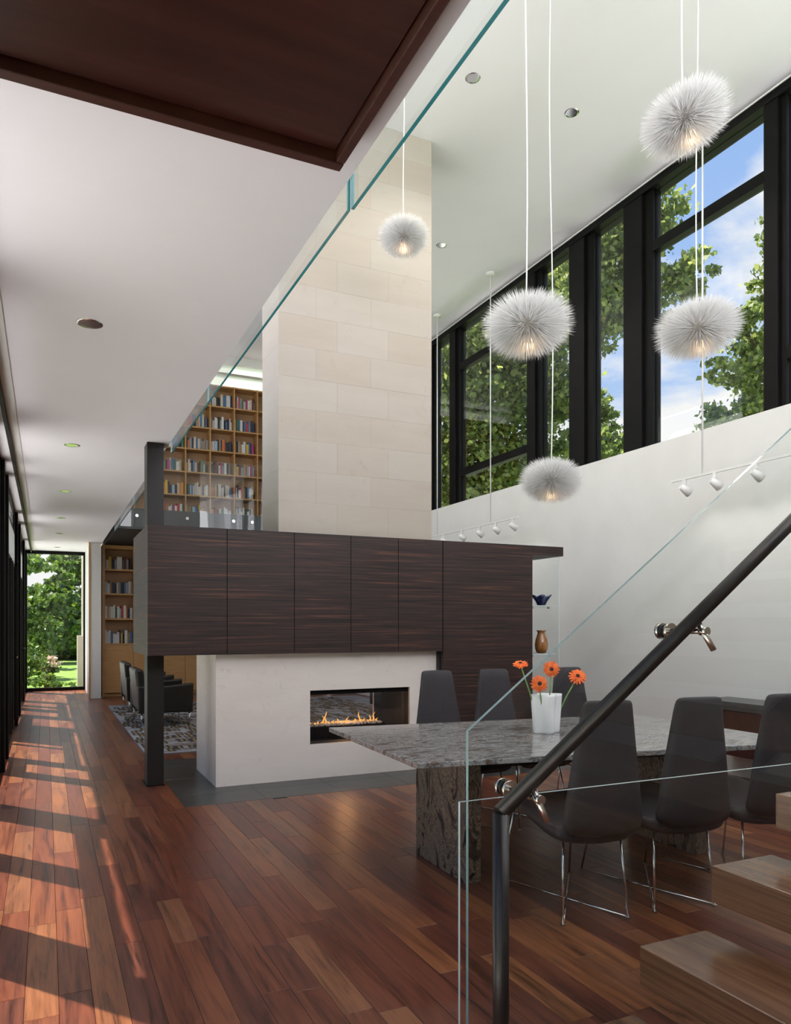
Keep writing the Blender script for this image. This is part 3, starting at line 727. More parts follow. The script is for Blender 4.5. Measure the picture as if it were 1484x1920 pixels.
def armchair(loc, label):
    t = thing('armchair', label, 'armchair', loc, 0, 'armchairs on the patterned rug')
    W2 = .52                               # half width along y, faces +x
    MB().box(-.30, .36, -W2 + .09, W2 - .09, .22, .40).build('seat', 'armchair_leather', t, bevel=.03, local=True)
    b = MB(); b.add([(-.345, -W2 + .095, .22), (-.22, -W2 + .095, .22), (-.22, W2 - .095, .22), (-.345, W2 - .095, .22), (-.40, -W2 + .095, .80), (-.29, -W2 + .095, .80), (-.29, W2 - .095, .80), (-.40, W2 - .095, .80)],
                    [(0, 3, 2, 1), (4, 5, 6, 7), (0, 1, 5, 4), (1, 2, 6, 5), (2, 3, 7, 6), (3, 0, 4, 7)]); b.build('backrest', 'armchair_leather', t, bevel=.03, local=True)
    for s in (-1, 1):
        y0, y1 = sorted((s * W2, s * (W2 - .09)))
        pr = [(-.36, .20), (.36, .20), (.37, .60), (.20, .585), (0, .57), (-.2, .565), (-.375, .575)]
        v = [(x_, y0, z_) for x_, z_ in pr] + [(x_, y1, z_) for x_, z_ in pr]; n = len(pr)
        MB().add(v, [tuple(range(n)), tuple(range(2 * n - 1, n - 1, -1))] + [(i, n + i, n + (i + 1) % n, (i + 1) % n) for i in range(n)]).build('arm', 'armchair_leather', t, bevel=.018, local=True)
        for x_ in (-.32, .32):
            yy = s * (W2 - .05)
            MB().tube([(x_, yy, .016), (x_, yy, .22)], .014, 10).build('leg', 'chrome', t, local=True)
    return t
armchair((1.50, 11.14, 0), 'black leather armchair with chrome legs behind the steel column')
armchair((1.53, 13.08, 0), 'black leather armchair with chrome legs nearest the oak cupboards')
ct = thing('coffee_table', 'low glass coffee table on a chrome star base on the rug', 'table', (2.55, 11.7, 0))
MB().lathe([(.001, .40), (.44, .40), (.45, .406), (.44, .412), (.001, .412)], (2.55, 11.7, 0), 40).build('glass_top', 'guard_glass', ct)
for i in range(4):
    a = i * math.pi / 2 + .5
    MB().tube([(2.55, 11.7, .06), (2.55 + .40 * math.cos(a), 11.7 + .40 * math.sin(a), .033)], .018, 8).build('base_arm', 'chrome', ct)
MB().tube([(2.55, 11.7, .04), (2.55, 11.7, .40)], .025, 12).build('pedestal', 'chrome', ct)
st = thing('side_table', 'black drum side table on a slim stem behind the fireplace', 'table', (4.06, 9.1, 0))
MB().lathe([(.001, .36), (.15, .36), (.16, .37), (.16, .55), (.15, .56), (.001, .56)], (4.06, 9.1, 0), 32).build('drum_top', 'black_matte', st)
MB().tube([(4.06, 9.1, .03), (4.06, 9.1, .37)], .012, 10).build('stem', 'black_metal', st)
MB().lathe([(.001, .0145), (.14, .0145), (.14, .028), (.001, .032)], (4.06, 9.1, 0), 32).build('foot', 'black_metal', st)

# ================================================================== DINING TABLE AND CHAIRS
tb = thing('dining_table', 'grey veined granite dining table on two slab legs', 'table', (2.75, 3.7, 0))
quad = [(1.586, 3.152), (3.878, 2.800), (3.925, 4.205), (1.636, 4.495)]
MB().prism(quad, .722, .750).build('tabletop', 'granite_top', tb, bevel=.004)
def slab(x0, y0, x1, y1, wd):
    d = Vector((x1 - x0, y1 - y0)); n = Vector((d.y, -d.x)).normalized() * wd
    return MB().prism([(x0, y0), (x0 + n.x, y0 + n.y), (x1 + n.x, y1 + n.y), (x1, y1)], .001, .7215)
slab(2.050, 3.49, 2.060, 4.10, .10).build('leg', 'granite_leg', tb, bevel=.003)
slab(3.590, 3.34, 3.60, 3.95, .10).build('leg', 'granite_leg', tb, bevel=.003)
MB().prism([(2.16, 3.60), (3.58, 3.42), (3.58, 3.84), (2.16, 4.0)], .60, .7215).build('under_frame', 'black_metal', tb)

def dining_chair(label):
    t = thing('dining_chair', label, 'chair', (0, 0, 0), 0, 'charcoal dining chairs round the granite table')
    path = [(.335, .415, .38, .035), (.325, .442, .41, .05), (.28, .456, .43, .06), (.18, .458, .445, .066), (.05, .443, .45, .07), (-.10, .422, .447, .075), (-.23, .405, .438, .08), (-.335, .403, .428, .082),
            (-.405, .425, .42, .08), (-.430, .485, .408, .074), (-.438, .57, .388, .068), (-.443, .67, .362, .062), (-.448, .78, .330, .056), (-.454, .89, .296, .050), (-.460, 1.0, .266, .044), (-.463, 1.048, .250, .034), (-.464, 1.060, .224, .016)]
    def ring(i):
        y, z_, w_, t_ = path[i]
        a = path[max(0, i - 1)]; b = path[min(len(path) - 1, i + 1)]
        tg = Vector((0, b[0] - a[0], b[1] - a[1])).normalized(); nr = Vector((0, -tg.z, tg.y))
        # cushion sags slightly in the middle
        pts = []
        for q in range(16):
            an = 2 * math.pi * q / 16; c_, s_ = math.cos(an), math.sin(an)
            ex = 0.45
            px_ = w_ / 2 * math.copysign(abs(c_) ** ex, c_); pn = t_ / 2 * math.copysign(abs(s_) ** ex, s_)
            wing = .03 * (abs(px_) / (w_ / 2)) ** 2 * min(1, t_ / .06)
            pts.append(Vector((px_, y, z_)) + nr * (-(pn) - wing * 1.0))
        return pts
    rr = [ring(i) for i in range(len(path))]
    MB().rings(rr[:9]).build('seat', 'chair_leather', t, local=True, subsurf=1)
    MB().rings(rr[8:]).build('backrest', 'chair_leather', t, local=True, subsurf=1)
    rl, rrt, fl_, fr = Vector((-.17, -.34, .009)), Vector((.17, -.34, .009)), Vector((-.205, .33, .009)), Vector((.205, .33, .009))
    tops = {'rl': Vector((-.15, -.30, .40)), 'rr': Vector((.15, -.30, .40)), 'fl': Vector((-.17, .22, .44)), 'fr': Vector((.17, .22, .44))}
    for foot, tp in ((rl, 'rl'), (rrt, 'rr'), (fl_, 'fl'), (fr, 'fr')):
        MB().tube([tops[tp], foot], .0058, 8).build('leg', 'chrome', t, local=True)
        MB().box(foot.x - .011, foot.x + .011, foot.y - .007, foot.y + .007, .0005, .008).build('foot_glide', 'satin_steel', t, local=True)
    MB().tube([rl, fr], .0055, 8).build('floor_bar', 'chrome', t, local=True)
    MB().tube([rrt, fl_], .0055, 8).build('floor_bar', 'chrome', t, local=True)
    return t
C0 = dining_chair('charcoal dining chair on the stair side, at the end by the glass edge')
spots = [((2.415, 3.12), -11, None), ((2.92, 3.06), -11, 'charcoal dining chair on the stair side, in the middle of its row'), ((3.475, 3.0), -12, 'charcoal dining chair on the stair side, at the end by the floating sideboard'),
         ((2.665, 4.57), 176, 'charcoal dining chair on the fireplace side, in front of the stone hearth'), ((3.16, 4.56), 175, 'charcoal dining chair on the fireplace side, against the tall ebony panel'),
         ((3.83, 4.50), 174, 'charcoal dining chair on the fireplace side, beyond the orange flowers')]
for i, (p, a, lb) in enumerate(spots):
    o = C0 if i == 0 else copy_tree(C0)
    o.location = (p[0], p[1], 0); o.rotation_euler = (0, 0, math.radians(a))
    if lb: o['label'] = lb

# vase and gerberas
vs = thing('flower_vase', 'white wavy porcelain vase holding gerberas on the granite table', 'vase', (2.75, 3.711, .7505))
rings = []
for z_, sc_, w_ in ((0, .80, 1), (.01, .84, 1), (.12, .92, 1), (.22, .99, 1), (.235, 1.0, 1), (.235, .93, 1), (.20, .90, 1), (.03, .76, 1)):
    rings.append([((.094 + .014 * math.cos(4 * a + .6)) * sc_ * math.cos(a) + 2.75, (.062 + .014 * math.cos(4 * a + .6)) * sc_ * math.sin(a) + 3.711, .7505 + z_) for a in [2 * math.pi * i / 48 for i in range(48)]])
MB().rings(rings).build('body', 'porcelain', vs)
def gerbera(head, base, nrm, label, r=.052):
    t = thing('gerbera', label, 'flower', base, 0, 'orange gerberas in the white vase')
    h, b = Vector(head), Vector(base); mid = (h + b) / 2 + Vector((0, 0, .015))
    MB().tube([b, mid, h], [.0045, .0042, .004], 8).build('stem', 'stem_green', t)
    n = Vector(nrm).normalized(); u = n.orthogonal().normalized(); v = n.cross(u)
    for ring_, (cnt, rad, lift) in enumerate(((16, r, .0), (14, r * .84, .007), (11, r * .55, .011))):
        mb = MB()
        for i in range(cnt):
            a = 2 * math.pi * (i + .5 * ring_) / cnt + R.uniform(-.05, .05); d = u * math.cos(a) + v * math.sin(a); s = n.cross(d); rd = rad * R.uniform(.92, 1.05); wd = rd * .17
            up = n * (lift + .002); cup = n * R.uniform(-.006, .004)
            p = [h + up + d * .008, h + up + d * rd * .55 - s * wd + n * .003, h + up + d * rd + cup - s * wd * .45, h + up + d * rd + cup + s * wd * .45, h + up + d * rd * .55 + s * wd + n * .003]
            mb.add(p, [(0, 1, 2, 3, 4)])
        o = mb.build('petals', 'petal_orange', t, kind='stuff')
        sm = o.modifiers.new('t', 'SOLIDIFY'); sm.thickness = .0012
    MB().rings([[h + n * z_ + (u * math.cos(2 * math.pi * q / 14) + v * math.sin(2 * math.pi * q / 14)) * rr_ for q in range(14)] for rr_, z_ in ((.017, .004), (.016, .013), (.008, .017), (.001, .018))]).build('disc', 'flower_core', t)
gerbera((2.777, 3.70, 1.135), (2.757, 3.70, .80), (-.45, -.85, .10), 'orange gerbera held highest in the middle of the white vase')
gerbera((2.567, 3.72, 1.166), (2.70, 3.715, .80), (-.25, -.35, .9), 'orange gerbera seen edge-on, leaning out toward the ebony panel', .046)
gerbera((2.667, 3.67, 1.053), (2.715, 3.695, .80), (-.4, -.88, .12), 'orange gerbera lowest in the white vase, just above its rim')
gerbera((2.976, 3.70, 1.083), (2.80, 3.705, .80), (-.30, -.62, .5), 'orange gerbera leaning out on a long bare stem toward the white wall', .055)

# floating sideboard
sb = thing('floating_sideboard', 'wall-hung dark mahogany sideboard with black stone top', 'sideboard', (5.6, 3.5, .26))
MB().box(5.425, XW - .001, 1.6, 5.04, .657, .732).build('stone_top', 'slate', sb, bevel=.003)
MB().box(5.455, XW - .001, 1.63, 5.01, .26, .6565).build('body', 'soffit_edge', sb)
for i in range(3):
    MB().box(5.435, 5.4545, 1.63 + i * 1.127 + .002, 1.63 + (i + 1) * 1.127 - .002, .262, .65).build('drawer_front', 'soffit_edge', sb, bevel=.002)

# ================================================================== STAIR
sr = thing('staircase', 'floating stair with thick solid wood treads', 'staircase', (2.0, 1.0, 0))
X1s, RUN, RISE, Z1s, YT = 1.513, .277, .1875, .50, 1.610
for i in range(-2, 8):
    zt = Z1s + i * RISE
    MB().box(X1s + i * RUN, X1s + i * RUN + .257, .35, YT, zt - .108, zt).build('tread', 'tread_wood', sr, bevel=.003)
v = []
xa, xb = X1s - 2 * RUN + .05, X1s + 7 * RUN + .2
za, zb = Z1s - 2 * RISE - .108, Z1s + 7 * RISE - .108
MB().add([(xa, 1.24, 0.002), (xa + .1, 1.24, 0.002), (xb, 1.24, zb - .22), (xb, 1.24, zb), (xa, 1.24, za), (xa, 1.30, 0.002), (xa + .1, 1.30, 0.002), (xb, 1.30, zb - .22), (xb, 1.30, zb), (xa, 1.30, za)],
         [(0, 1, 2, 3, 4), (9, 8, 7, 6, 5), (0, 5, 6, 1), (1, 6, 7, 2), (2, 7, 8, 3), (3, 8, 9, 4), (4, 9, 5, 0)]).build('stringer', 'black_metal', sr)
for i in range(-1, 7):     # steel legs that carry the treads on the stringer
    zt = Z1s + i * RISE
    MB().box(X1s + i * RUN + .10, X1s + i * RUN + .23, 1.245, 1.295, zt - .20, zt - .108).build('tread_bracket', 'black_metal', sr)

YG = 1.66
gp = thing('stair_glass_guard', 'sloping frameless glass guard beside the wood treads', 'balustrade', (1.5, YG, 0))
def sloped(x0, x1, z0a, z1a, z0b, z1b, y0, y1, name, parent):
    v = [(x0, y0, z0a), (x1, y0, z0b), (x1, y0, z1b), (x0, y0, z1a), (x0, y1, z0a), (x1, y1, z0b), (x1, y1, z1b), (x0, y1, z1a)]
    mb = MB(); mb.add(v, [(0, 1, 2, 3), (7, 6, 5, 4)], 0); mb.add(v, [(0, 4, 5, 1), (1, 5, 6, 2), (2, 6, 7, 3), (3, 7, 4, 0)], 1)
    return mb.build(name, ['guard_glass', 'glass_edge_mid'], parent)
SL = .747
sloped(.985, 3.2, 0.002, 1.128, 0.002, 1.128 + SL * (3.2 - .985), YG, YG + .012, 'pane', gp)
gq = thing('lower_glass_guard', 'low level-topped glass guard screening the space under the stair', 'balustrade', (1.7, 1.80, 0))
pane_box(gq, 1.03, 3.2, 1.78, 1.79, .002, .915, 'glass_edge_pale')

hr = thing('stair_handrail', 'dark bronze tube handrail with bent newel in front of the glass', 'handrail', (1.02, 1.52, 0))
RY_ = 1.55
def railpt(px_, py_):
    r_ = (px_ - 742) / F; u_ = -(py_ - 1173) / F; a = (r_ * CT + ST, CT - r_ * ST); t = RY_ / a[1]
    return Vector((a[0] * t, RY_, EYE + u_ * t))
top = Vector((1.012, RY_, .942)); up_ = Vector((1, 0, .738)).normalized()
newel = MB().tube([(1.012, RY_, .0015), (1.012, RY_, .940)], .0205, 24).build('newel', 'rail_bronze', hr)
MB().tube([top - up_ * .004, top + up_ * 2.9], .0205, 24).build('rail', 'rail_bronze', hr)
for s in (.12, .82, 2.3):
    p = top + up_ * s
    q = Vector((p.x, YG - .001, p.z - .045))
    MB().tube([(q.x, YG + .022, q.z), (q.x, YG + .034, q.z)], .024, 18).build('glass_clamp_disc', 'satin_steel', hr)
    MB().tube([(q.x, YG - .012, q.z), (q.x, YG - .001, q.z)], .024, 18).build('glass_clamp_disc', 'satin_steel', hr)
    MB().tube([(q.x, YG + .012, q.z), (q.x, YG + .022, q.z)], .020, 18).build('gasket', 'black_matte', hr)
    h_ = Vector((q.x, RY_ - .022, q.z))
    MB().tube([(q.x, YG - .012, q.z), h_], .008, 12).build('bracket_arm', 'satin_steel', hr)
    MB().tube([h_ + Vector((0, .012, 0)), h_ + Vector((0, -.012, 0))], .0125, 14).build('bracket_hub', 'satin_steel', hr)
    MB().tube([h_ + Vector((-.008, .022, .036)), h_ + Vector((.006, -.028, -.052))], .0085, 12).build('bracket_pin', 'satin_steel', hr)

# ================================================================== LIGHT FITTINGS
def downlight(x_, y_, z_, label, group, power, spread=2.3):
    t = thing('downlight', label, 'downlight', (x_, y_, z_), 0, group)
    MB().lathe([(.050, -.002), (.066, -.002), (.067, -.0005), (.050, -.0005)], (x_, y_, z_), 28).build('trim_ring', 'chrome', t)
    mb = MB(); n = 28
    v = [(x_ + .050 * math.cos(2 * math.pi * i / n), y_ + .050 * math.sin(2 * math.pi * i / n), z_ - .0015) for i in range(n)] + [(x_ + .034 * math.cos(2 * math.pi * i / n), y_ + .034 * math.sin(2 * math.pi * i / n), z_ - .0012) for i in range(n)]
    mb.add(v, [(i, (i + 1) % n, n + (i + 1) % n, n + i) for i in range(n)], 0, False).build('reflector', 'satin_steel', t)
    MB().lathe([(.001, -.0008), (.034, -.0008), (.034, -.0004), (.001, -.0004)], (x_, y_, z_), 20).build('lens', 'downlight_lens', t)
    if power: lamp('downlight_beam', 'SPOT', (x_, y_, z_ - .02), power, (1, .93, .82), (0, 0, -1), spot_size=spread, spot_blend=.6, shadow_soft_size=.05)
for i, y_ in enumerate((4.27, 7.21, 9.72, 12.15, 14.2, 16.73)):
    downlight(.21, y_, ZL, '%s recessed downlight from the garden window in the corridor ceiling' % ORD[5 - i], 'corridor ceiling downlights', 12)
for (x_, y_, lb) in ((3.362, 5.591, 'recessed downlight in the high ceiling close to the chimney corner'), (4.422, 5.578, 'recessed downlight in the middle of the high ceiling'), (4.486, 8.22, 'recessed downlight in the high ceiling beyond the chimney')):
    downlight(x_, y_, ZC, lb, 'high ceiling downlights', 70)

def pendant(c, size, seed, tilt, label, cords):
    rg = random.Random(seed); cx, cy, cz = c
    t = thing('spiny_pendant_lamp', label, 'pendant lamp', c, 0, 'spiny white pendant lamps over the dining table')
    ax = Vector((size / 2, size / 2, size * .345)); Rt = Euler(tilt).to_matrix()
    cv = Vector(c)
    core = []
    for i in range(11):
        ph = math.pi * i / 10
        core.append([cv + Rt @ Vector((.44 * ax.x * max(.004, math.sin(ph)) * math.cos(2 * math.pi * q / 18), .44 * ax.y * max(.004, math.sin(ph)) * math.sin(2 * math.pi * q / 18), .44 * ax.z * math.cos(ph))) for q in range(18)])
    MB().rings(core).build('core', 'pendant_core', t)
    mb = MB(); N = 900
    for i in range(N):
        u = 1 - 2 * (i + .5) / N; a = i * 2.399963 + rg.uniform(-.05, .05); s = math.sqrt(1 - u * u)
        d = Vector((s * math.cos(a), s * math.sin(a), u))
        p0 = Vector((d.x * ax.x, d.y * ax.y, d.z * ax.z)); nrm = Vector((d.x / ax.x, d.y / ax.y, d.z / ax.z)).normalized()
        dirn = (p0.normalized() * .6 + nrm * .4).normalized()
        b0 = p0 * .43; L = p0.length * .57 * rg.uniform(.88, 1.08)
        sd = dirn.orthogonal().normalized(); sd2 = dirn.cross(sd)
        neck = b0 + dirn * L * .42
        ph = rg.uniform(0, 6.28)
        for k in range(4):
            an = ph + k * math.pi / 2; o1 = sd * math.cos(an) + sd2 * math.sin(an); o2 = sd * math.cos(an + .9) + sd2 * math.sin(an + .9)
            tip = b0 + dirn * L * rg.uniform(.92, 1.06) + o1 * .0135
            pts = [b0 + o1 * .0035, b0 + o2 * .0035, neck + o2 * .0055, tip, neck + o1 * .0055]
            mb.add([cv + Rt @ p for p in pts], [(0, 1, 2, 4), (4, 2, 3)])
    mb.build('glass_spines', 'acrylic_spine', t, kind='stuff')
    bz_ = cv + Rt @ Vector((0, 0, -ax.z * .42))
    MB().lathe([(.002, -.028), (.018, -.018), (.026, 0), (.018, .018), (.002, .028)], tuple(bz_), 14).build('bulb', 'bulb', t)
    lamp('pendant_glow', 'POINT', tuple(bz_ + Vector((0, 0, -.03))), 0.8, (1, .7, .42), shadow_soft_size=.04)
    for (dx_, dy_, bow) in cords:
        pts = [(cx + dx_ + bow * math.sin(math.pi * k / 14 * 2) * .5, cy + dy_, cz + ax.z * .5 + (ZC - .001 - cz - ax.z * .5) * k / 14) for k in range(15)]
        MB().tube(pts, .0042, 6).build('cord', 'white_metal', t)
    MB().lathe([(.03, -.02), (.055, -.015), (.058, 0), (.03, 0)], (cx + cords[0][0], cy + cords[0][1], ZC - .001), 20).build('canopy', 'white_metal', t)
pendant((2.70, 5.60, 4.64), .46, 1, (0, 0, 0), 'spiny white pendant lamp hanging before the limestone chimney', [(0, 0, -.01)])
pendant((2.57, 3.65, 3.17), .56, 2, (.05, -.10, 0), 'large spiny white pendant lamp before the dark window posts, over the table', [(-.01, 0, .015)])
pendant((3.31, 4.41, 2.45), .48, 3, (0, .03, 0), 'spiny white pendant lamp hanging lowest, against the white wall', [(0, 0, .03)])
pendant((3.10, 2.96, 4.11), .50, 4, (-.10, -.38, 0), 'spiny white pendant lamp hung highest, tilted, under the high ceiling', [(-.02, 0, -.01)])
pendant((3.80, 3.52, 3.31), .57, 5, (.0, -.16, 0), 'spiny white pendant lamp in front of the blue sky window', [(-.01, .0, -.02)])

def track(x_, y0, y1, z_, rods, heads, label):
    t = thing('track_light', label, 'track light', (x_, (y0 + y1) / 2, z_), 0, 'white track lights along the white wall')
    MB().box(x_ - .012, x_ + .012, y0, y1, z_ - .01, z_ + .01).build('rail', 'white_metal', t)
    for y_ in rods:
        MB().tube([(x_, y_, z_ + .01), (x_, y_, ZC - .001)], .008, 8).build('suspension_rod', 'white_metal', t)
        MB().lathe([(.02, -.03), (.06, -.022), (.064, -.001), (.02, -.001)], (x_, y_, ZC), 20).build('canopy', 'white_metal', t)
    for y_ in heads:
        h = MB().box(x_ - .012, x_ + .012, y_ - .018, y_ + .018, z_ - .055, z_ - .0101).tube([(x_, y_, z_ - .05), (x_, y_, z_ - .075)], .008, 8).build('adapter', 'white_metal', t)
        MB().tube([(x_ - .045, y_ + .01, z_ - .075), (x_ - .01, y_, z_ - .095), (x_ + .05, y_ - .01, z_ - .13)], [.024, .034, .046], 14).build('lamp_head', 'white_metal', t)
        MB().tube([(x_ + .0505, y_ - .01, z_ - .1302), (x_ + .053, y_ - .0105, z_ - .132)], .038, 14).build('lens', 'downlight_lens', t)
        lamp('track_beam', 'SPOT', (x_ + .07, y_ - .012, z_ - .145), 2.5, (1, .95, .88), (.35, 0, -1), spot_size=1.9, spot_blend=.8, shadow_soft_size=.05)
track(5.44, 7.93, 10.6, 2.78, (8.585, 10.1), (8.05, 8.45, 8.87, 9.35, 9.9, 10.4), 'white suspended track light with spot heads above the ebony cabinet end')
track(5.44, 2.4, 5.36, 2.78, (4.99, 2.8), (5.20, 4.85, 4.42, 4.0, 3.4, 2.8), 'white suspended track light with spot heads above the floating sideboard')

# ================================================================== OUTSIDE
gr = MB().box(-60, 80, -40, 120, -.9, -.32).build('ground_garden', 'lawn'); tag(gr, 'green lawn stretching away beyond the garden window', kind='structure')
o = MB().box(-9.0, XL - .35, -4, 26, -.32, -.06).build('terrace_bounce', 'paving'); tag(o, 'unseen pale terrace widened to bounce light through the corridor glazing', kind='structure')  # out of view; widened and paled to bounce sun onto the corridor ceiling
o = MB().box(XW + .25, 11.0, -6, 30, -.32, -.24).build('forecourt_bounce', 'paving'); tag(o, 'unseen pale ground strip added below the ribbon windows for neutral bounce', kind='structure')  # added out of view to keep green lawn bounce off the high ceiling
ew = MB().box(.755, 1.6, 18.6, 18.9, -.32, 3.4).box(.645, 1.6, 18.3, 18.6, -.32, 1.17)
o = ew.build('garden_wall', 'cream_render'); tag(o, 'cream rendered garden wall stepping down beside the end window', kind='structure')

def leaf_cloud(name, blobs, n, size, mat, parent, seed):
    rng = np.random.default_rng(seed)
    wts = np.array([b[3] * b[4] * b[5] for b in blobs]) ** (2 / 3); wts /= wts.sum()
    idx = rng.choice(len(blobs), n, p=wts); B = np.array(blobs)[idx]
    # leaves gather in flat sprays inside each mass of the crown, with gaps between
    ns = max(6, n // 38); sb_ = rng.choice(len(blobs), ns, p=wts); SB = np.array(blobs)[sb_]
    d = rng.normal(size=(ns, 3)); d /= np.linalg.norm(d, axis=1, keepdims=True)
    ctr = SB[:, :3] + d * SB[:, 3:6] * rng.uniform(.15, 1.12, (ns, 1)) ** .6
    pick = rng.integers(0, ns, n)
    rs = np.clip(SB[pick, 3:4] * .17, .08, .42)
    P = ctr[pick] + rng.normal(size=(n, 3)) * rs * np.array([[1, 1, .42]])
    u = rng.normal(size=(n, 3)); u /= np.linalg.norm(u, axis=1, keepdims=True)
    v_ = rng.normal(size=(n, 3)); v_ -= (v_ * u).sum(1, keepdims=True) * u; v_ /= np.linalg.norm(v_, axis=1, keepdims=True)
    s = size * rng.uniform(.6, 1.35, (n, 1)); nn = np.cross(u, v_)
    V = np.stack([P - u * s * .5, P + v_ * s * .42 + nn * s * .08, P + u * s * .6, P - v_ * s * .42 + nn * s * .08], 1).reshape(-1, 3)
    off = np.array(parent.location) if parent is not None else np.zeros(3)
    me = bpy.data.meshes.new(name); me.vertices.add(4 * n); me.vertices.foreach_set('co', (V - off).astype(np.float32).ravel())
    me.loops.add(4 * n); me.loops.foreach_set('vertex_index', np.arange(4 * n, dtype=np.int32))
    me.polygons.add(n); me.polygons.foreach_set('loop_start', np.arange(0, 4 * n, 4, dtype=np.int32)); me.polygons.foreach_set('loop_total', np.full(n, 4, np.int32))
    me.materials.append(M[mat]); me.update(calc_edges=True)
    o = bpy.data.objects.new(name, me); COL.objects.link(o); o.parent = parent; o['kind'] = 'stuff'
    return o

def tree(base, trunk, blobs, n, size, label, seed, mat='maple_leaf', branches=(), name='maple_tree', group='maples outside the clerestory windows', tr=.28):
    t = thing(name, label, 'tree', base, 0, group)
    MB().tube([Vector(p) for p in trunk], [tr * (1 - .75 * i / (len(trunk) - 1)) for i in range(len(trunk))], 10).build('trunk', 'bark', t)
    for br in branches:
        MB().tube([Vector(p) for p in br], [tr * .45 * (1 - .8 * i / (len(br) - 1)) for i in range(len(br))], 8).build('branch', 'bark', t)
    leaf_cloud('foliage', blobs, n, size, mat, t, seed)
    return t

def W(px_, py_, d):   # a place in the garden seen along a sight line at a given distance
    r_ = (px_ - 742) / F; u_ = -(py_ - 1173) / F
    return ((r_ * CT + ST) * d, (CT - r_ * ST) * d, EYE + u_ * d)
def blob(px_, py_, d, rx, ry, rz): return (*W(px_, py_, d), rx, ry, rz)

# big maple spreading over the far bays of the ribbon window
b0 = W(905, 1300, 19)
tree((b0[0], b0[1], -.32), [(b0[0], b0[1], -.32), (b0[0] + .3, b0[1], 3), W(930, 800, 19), W(960, 720, 19), W(1000, 640, 19), W(1040, 540, 19)],
     [blob(850, 640, 19, 1.6, 1.6, 1.2), blob(900, 690, 18.5, 1.6, 1.6, 1.2), blob(840, 760, 19, 1.5, 1.5, 1.3), blob(880, 860, 19, 1.6, 1.6, 1.1), blob(960, 740, 19, 1.5, 1.5, 1.0), blob(950, 860, 19, 1.5, 1.5, 1.0), blob(1000, 600, 18.5, 1.6, 1.5, 1.0),
      blob(1040, 560, 18, 1.2, 1.2, .9), blob(1030, 730, 18.5, 1.0, 1.0, .8), blob(1045, 820, 18.5, .9, .9, .9), blob(1000, 480, 18, 1.5, 1.5, 1.0), blob(870, 940, 19, 1.6, 1.6, .9), blob(970, 660, 19.5, 1.7, 1.7, 1.0), blob(830, 900, 19, 1.2, 1.2, 1.0)],
     40000, .13, 'big spreading maple filling the windows next to the chimney', 11, branches=[[W(930, 800, 19), W(880, 740, 19), W(840, 690, 19)], [W(960, 720, 19), W(930, 660, 19), W(915, 590, 19)]])
# maple whose limbs reach across the narrow bay
b1 = W(1085, 1300, 15)
tree((b1[0], b1[1], -.32), [(b1[0], b1[1], -.32), (b1[0], b1[1], 3.0), W(1090, 800, 15), W(1085, 640, 15), W(1100, 520, 15)],
     [blob(1135, 470, 15, 1.0, 1.0, .75), blob(1110, 560, 15, .85, .85, .7), blob(1150, 600, 15, .8, .8, .45), blob(1175, 560, 15, .6, .6, .5), blob(1240, 540, 14.5, .75, .75, .40), blob(1295, 505, 14, .5, .5, .28), blob(1240, 390, 14.5, .60, .60, .50), blob(1215, 430, 14.5, .5, .5, .5), blob(1110, 650, 15, .35, .35, .3), blob(1160, 400, 15, 1.0, 1.0, .6), blob(1228, 610, 14.5, .25, .25, .2)],
     13000, .115, 'maple with limbs reaching across the narrow window bay and into the sky window', 12, branches=[[W(1090, 620, 15), W(1160, 570, 14.8), W(1240, 545, 14.5), W(1310, 500, 14)], [W(1090, 560, 15), W(1180, 450, 14.8), W(1250, 385, 14.5)]], tr=.2)
b2 = W(1120, 1300, 24)
tree((b2[0], b2[1], -.32), [(b2[0], b2[1], -.32), (b2[0], b2[1], 3.2), W(1120, 880, 24), W(1122, 770, 24)],
     [blob(1120, 770, 24, .55, .55, .6), blob(1132, 830, 24, 1.0, 1.0, .6), blob(1110, 860, 24, 1.0, 1.0, .8)], 5000, .15, 'small maple top showing low in the narrow window bay', 13, tr=.18)
# bright maple at the right of the sky window
b3 = W(1450, 1300, 15)
tree((b3[0], b3[1], -.32), [(b3[0], b3[1], -.32), (b3[0], b3[1], 3), W(1450, 700, 15), W(1455, 560, 15), W(1480, 430, 15)],
     [blob(1400, 600, 14.5, .50, .50, .30), blob(1380, 680, 14.5, .48, .48, .4), blob(1420, 660, 15, .65, .65, .6), blob(1440, 720, 15, .7, .7, .5), blob(1380, 775, 14.5, .55, .55, .25), blob(1430, 785, 15, .7, .7, .35), blob(1340, 795, 14.5, .3, .3, .12), blob(1490, 560, 15, .8, .8, .7), blob(1500, 440, 15, .7, .7, .6), blob(1530, 500, 15, .9, .9, .9), blob(1500, 700, 15, .8, .8, .8), blob(1424, 555, 15, .25, .25, .35)],
     15000, .105, 'bright sunlit maple rising beside the large sky window', 14, branches=[[W(1450, 700, 15), W(1410, 640, 14.8), W(1380, 590, 14.5)], [W(1450, 740, 15), W(1400, 780, 14.8), W(1350, 790, 14.5)]], tr=.16)

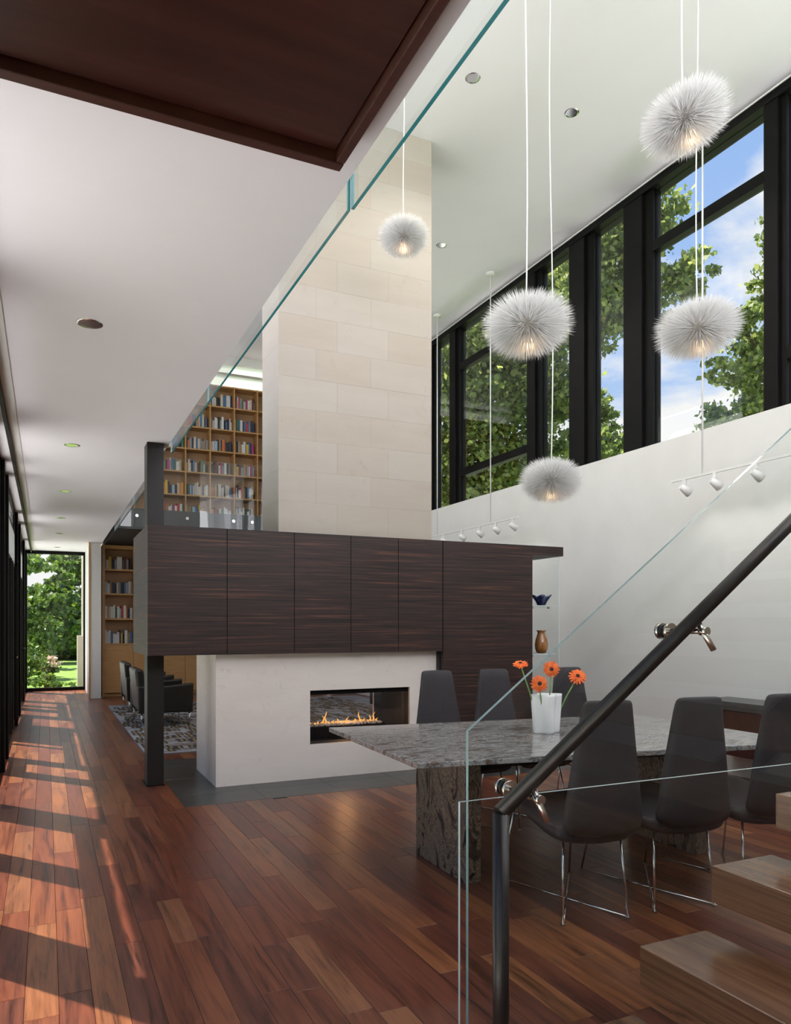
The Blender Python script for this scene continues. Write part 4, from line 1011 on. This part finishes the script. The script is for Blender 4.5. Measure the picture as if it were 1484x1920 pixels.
# garden at the end of the corridor
def shrub(px_, d, blobs, n, size, label, seed, mat='shrub_leaf', name='garden_shrub'):
    bx, by, _ = W(px_, 1200, d); t = thing(name, label, 'shrub', (bx, by, -.32), 0, 'shrubs in the garden')
    MB().tube([(bx, by, -.32), (bx + .02, by, -.1), (bx, by + .02, .1)], [.03, .02, .01], 8).build('stem', 'bark', t)
    leaf_cloud('foliage', blobs, n, size, mat, t, seed)
shrub(52, 24, [blob(48, 1150, 24, .8, .8, .9), blob(62, 1120, 24, .6, .6, .6), blob(70, 1185, 24, .7, .7, .7), blob(58, 1215, 24, .6, .6, .6)], 2600, .13, 'light green leafy shrub at the edge of the lawn', 21)
shrub(52, 22, [blob(52, 1250, 22, .45, .45, .40), blob(62, 1262, 22, .35, .35, .2), blob(50, 1225, 22.5, .4, .4, .4)], 1400, .10, 'dark low shrub beside the flowering hosta', 22)
shrub(85, 20.5, [blob(75, 1275, 20.5, .35, .3, .12), blob(95, 1279, 20.5, .4, .3, .10), blob(120, 1282, 20.5, .35, .3, .07)], 900, .09, 'low groundcover shrub just outside the garden window', 23)
hx, hy, _ = W(88, 1245, 25)
t = thing('flowering_hosta', 'pink flowering hosta clump on the sunny lawn', 'plant', (hx, hy, -.32)); leaf_cloud('foliage', [blob(88, 1252, 25, .30, .3, .16), blob(76, 1256, 25, .25, .25, .12)], 420, .16, 'shrub_leaf', t, 24); leaf_cloud('flowers', [blob(90, 1243, 25, .28, .3, .16), blob(78, 1250, 25, .25, .25, .12), blob(100, 1248, 25, .15, .2, .12)], 520, .11, 'hosta_flower', t, 25)
for k_, (px_, d, bl_, n, lb) in enumerate(((75, 34, [blob(80, 1135, 34, 1.2, 1.2, .6), blob(100, 1130, 34, 1.1, 1.1, .8), blob(60, 1155, 34, 1.2, 1.2, .6), blob(112, 1095, 34, .6, .6, .6), blob(85, 1185, 34, 1.6, 1.6, .8)], 5000, 'leafy garden tree in the middle behind the lawn'),
                                         (125, 38, [blob(142, 1060, 38, .9, .9, 1.2), blob(125, 1075, 38, .8, .8, .9), blob(145, 1110, 38, 1.1, 1.1, 1.5), blob(135, 1160, 38, 1.4, 1.4, 1.2), blob(115, 1200, 38, 1.8, 1.8, 1.0), blob(145, 1200, 38, 1.5, 1.5, 1.0)], 8000, 'tall dark garden tree beside the cream wall'),
                                         (30, 30, [blob(45, 1058, 30, .9, .9, .5), blob(70, 1050, 30, .7, .7, .3), blob(30, 1170, 30, 1.2, 1.2, 1.1), blob(48, 1150, 30, .8, .8, .6)], 1300, 'airy garden tree by the glazing end of the lawn'),
                                         (90, 46, [blob(60, 1180, 46, 2.3, 2.3, 1.3), blob(90, 1170, 46, 2.3, 2.3, 1.5), blob(120, 1180, 46, 2.3, 2.3, 1.6), blob(150, 1160, 46, 2.3, 2.3, 2.2), blob(20, 1180, 46, 2.3, 2.3, 1.3)], 7000, 'distant dark hedge tree closing the garden'))):
    bx, by, _ = W(px_, 1200, d)
    tree((bx, by, -.32), [(bx, by, -.32), (bx + .1, by, 1.2), (bx, by, 3.0)], bl_, n, .24, lb, 30 + k_, 'shrub_leaf', name='garden_tree', group='trees at the end of the garden', tr=.16)
o = MB().box(-2.5, .64, 18.2, 19.2, -.318, -.29).build('flower_bed', 'soil'); tag(o, 'narrow dark soil bed outside the garden window', kind='structure')
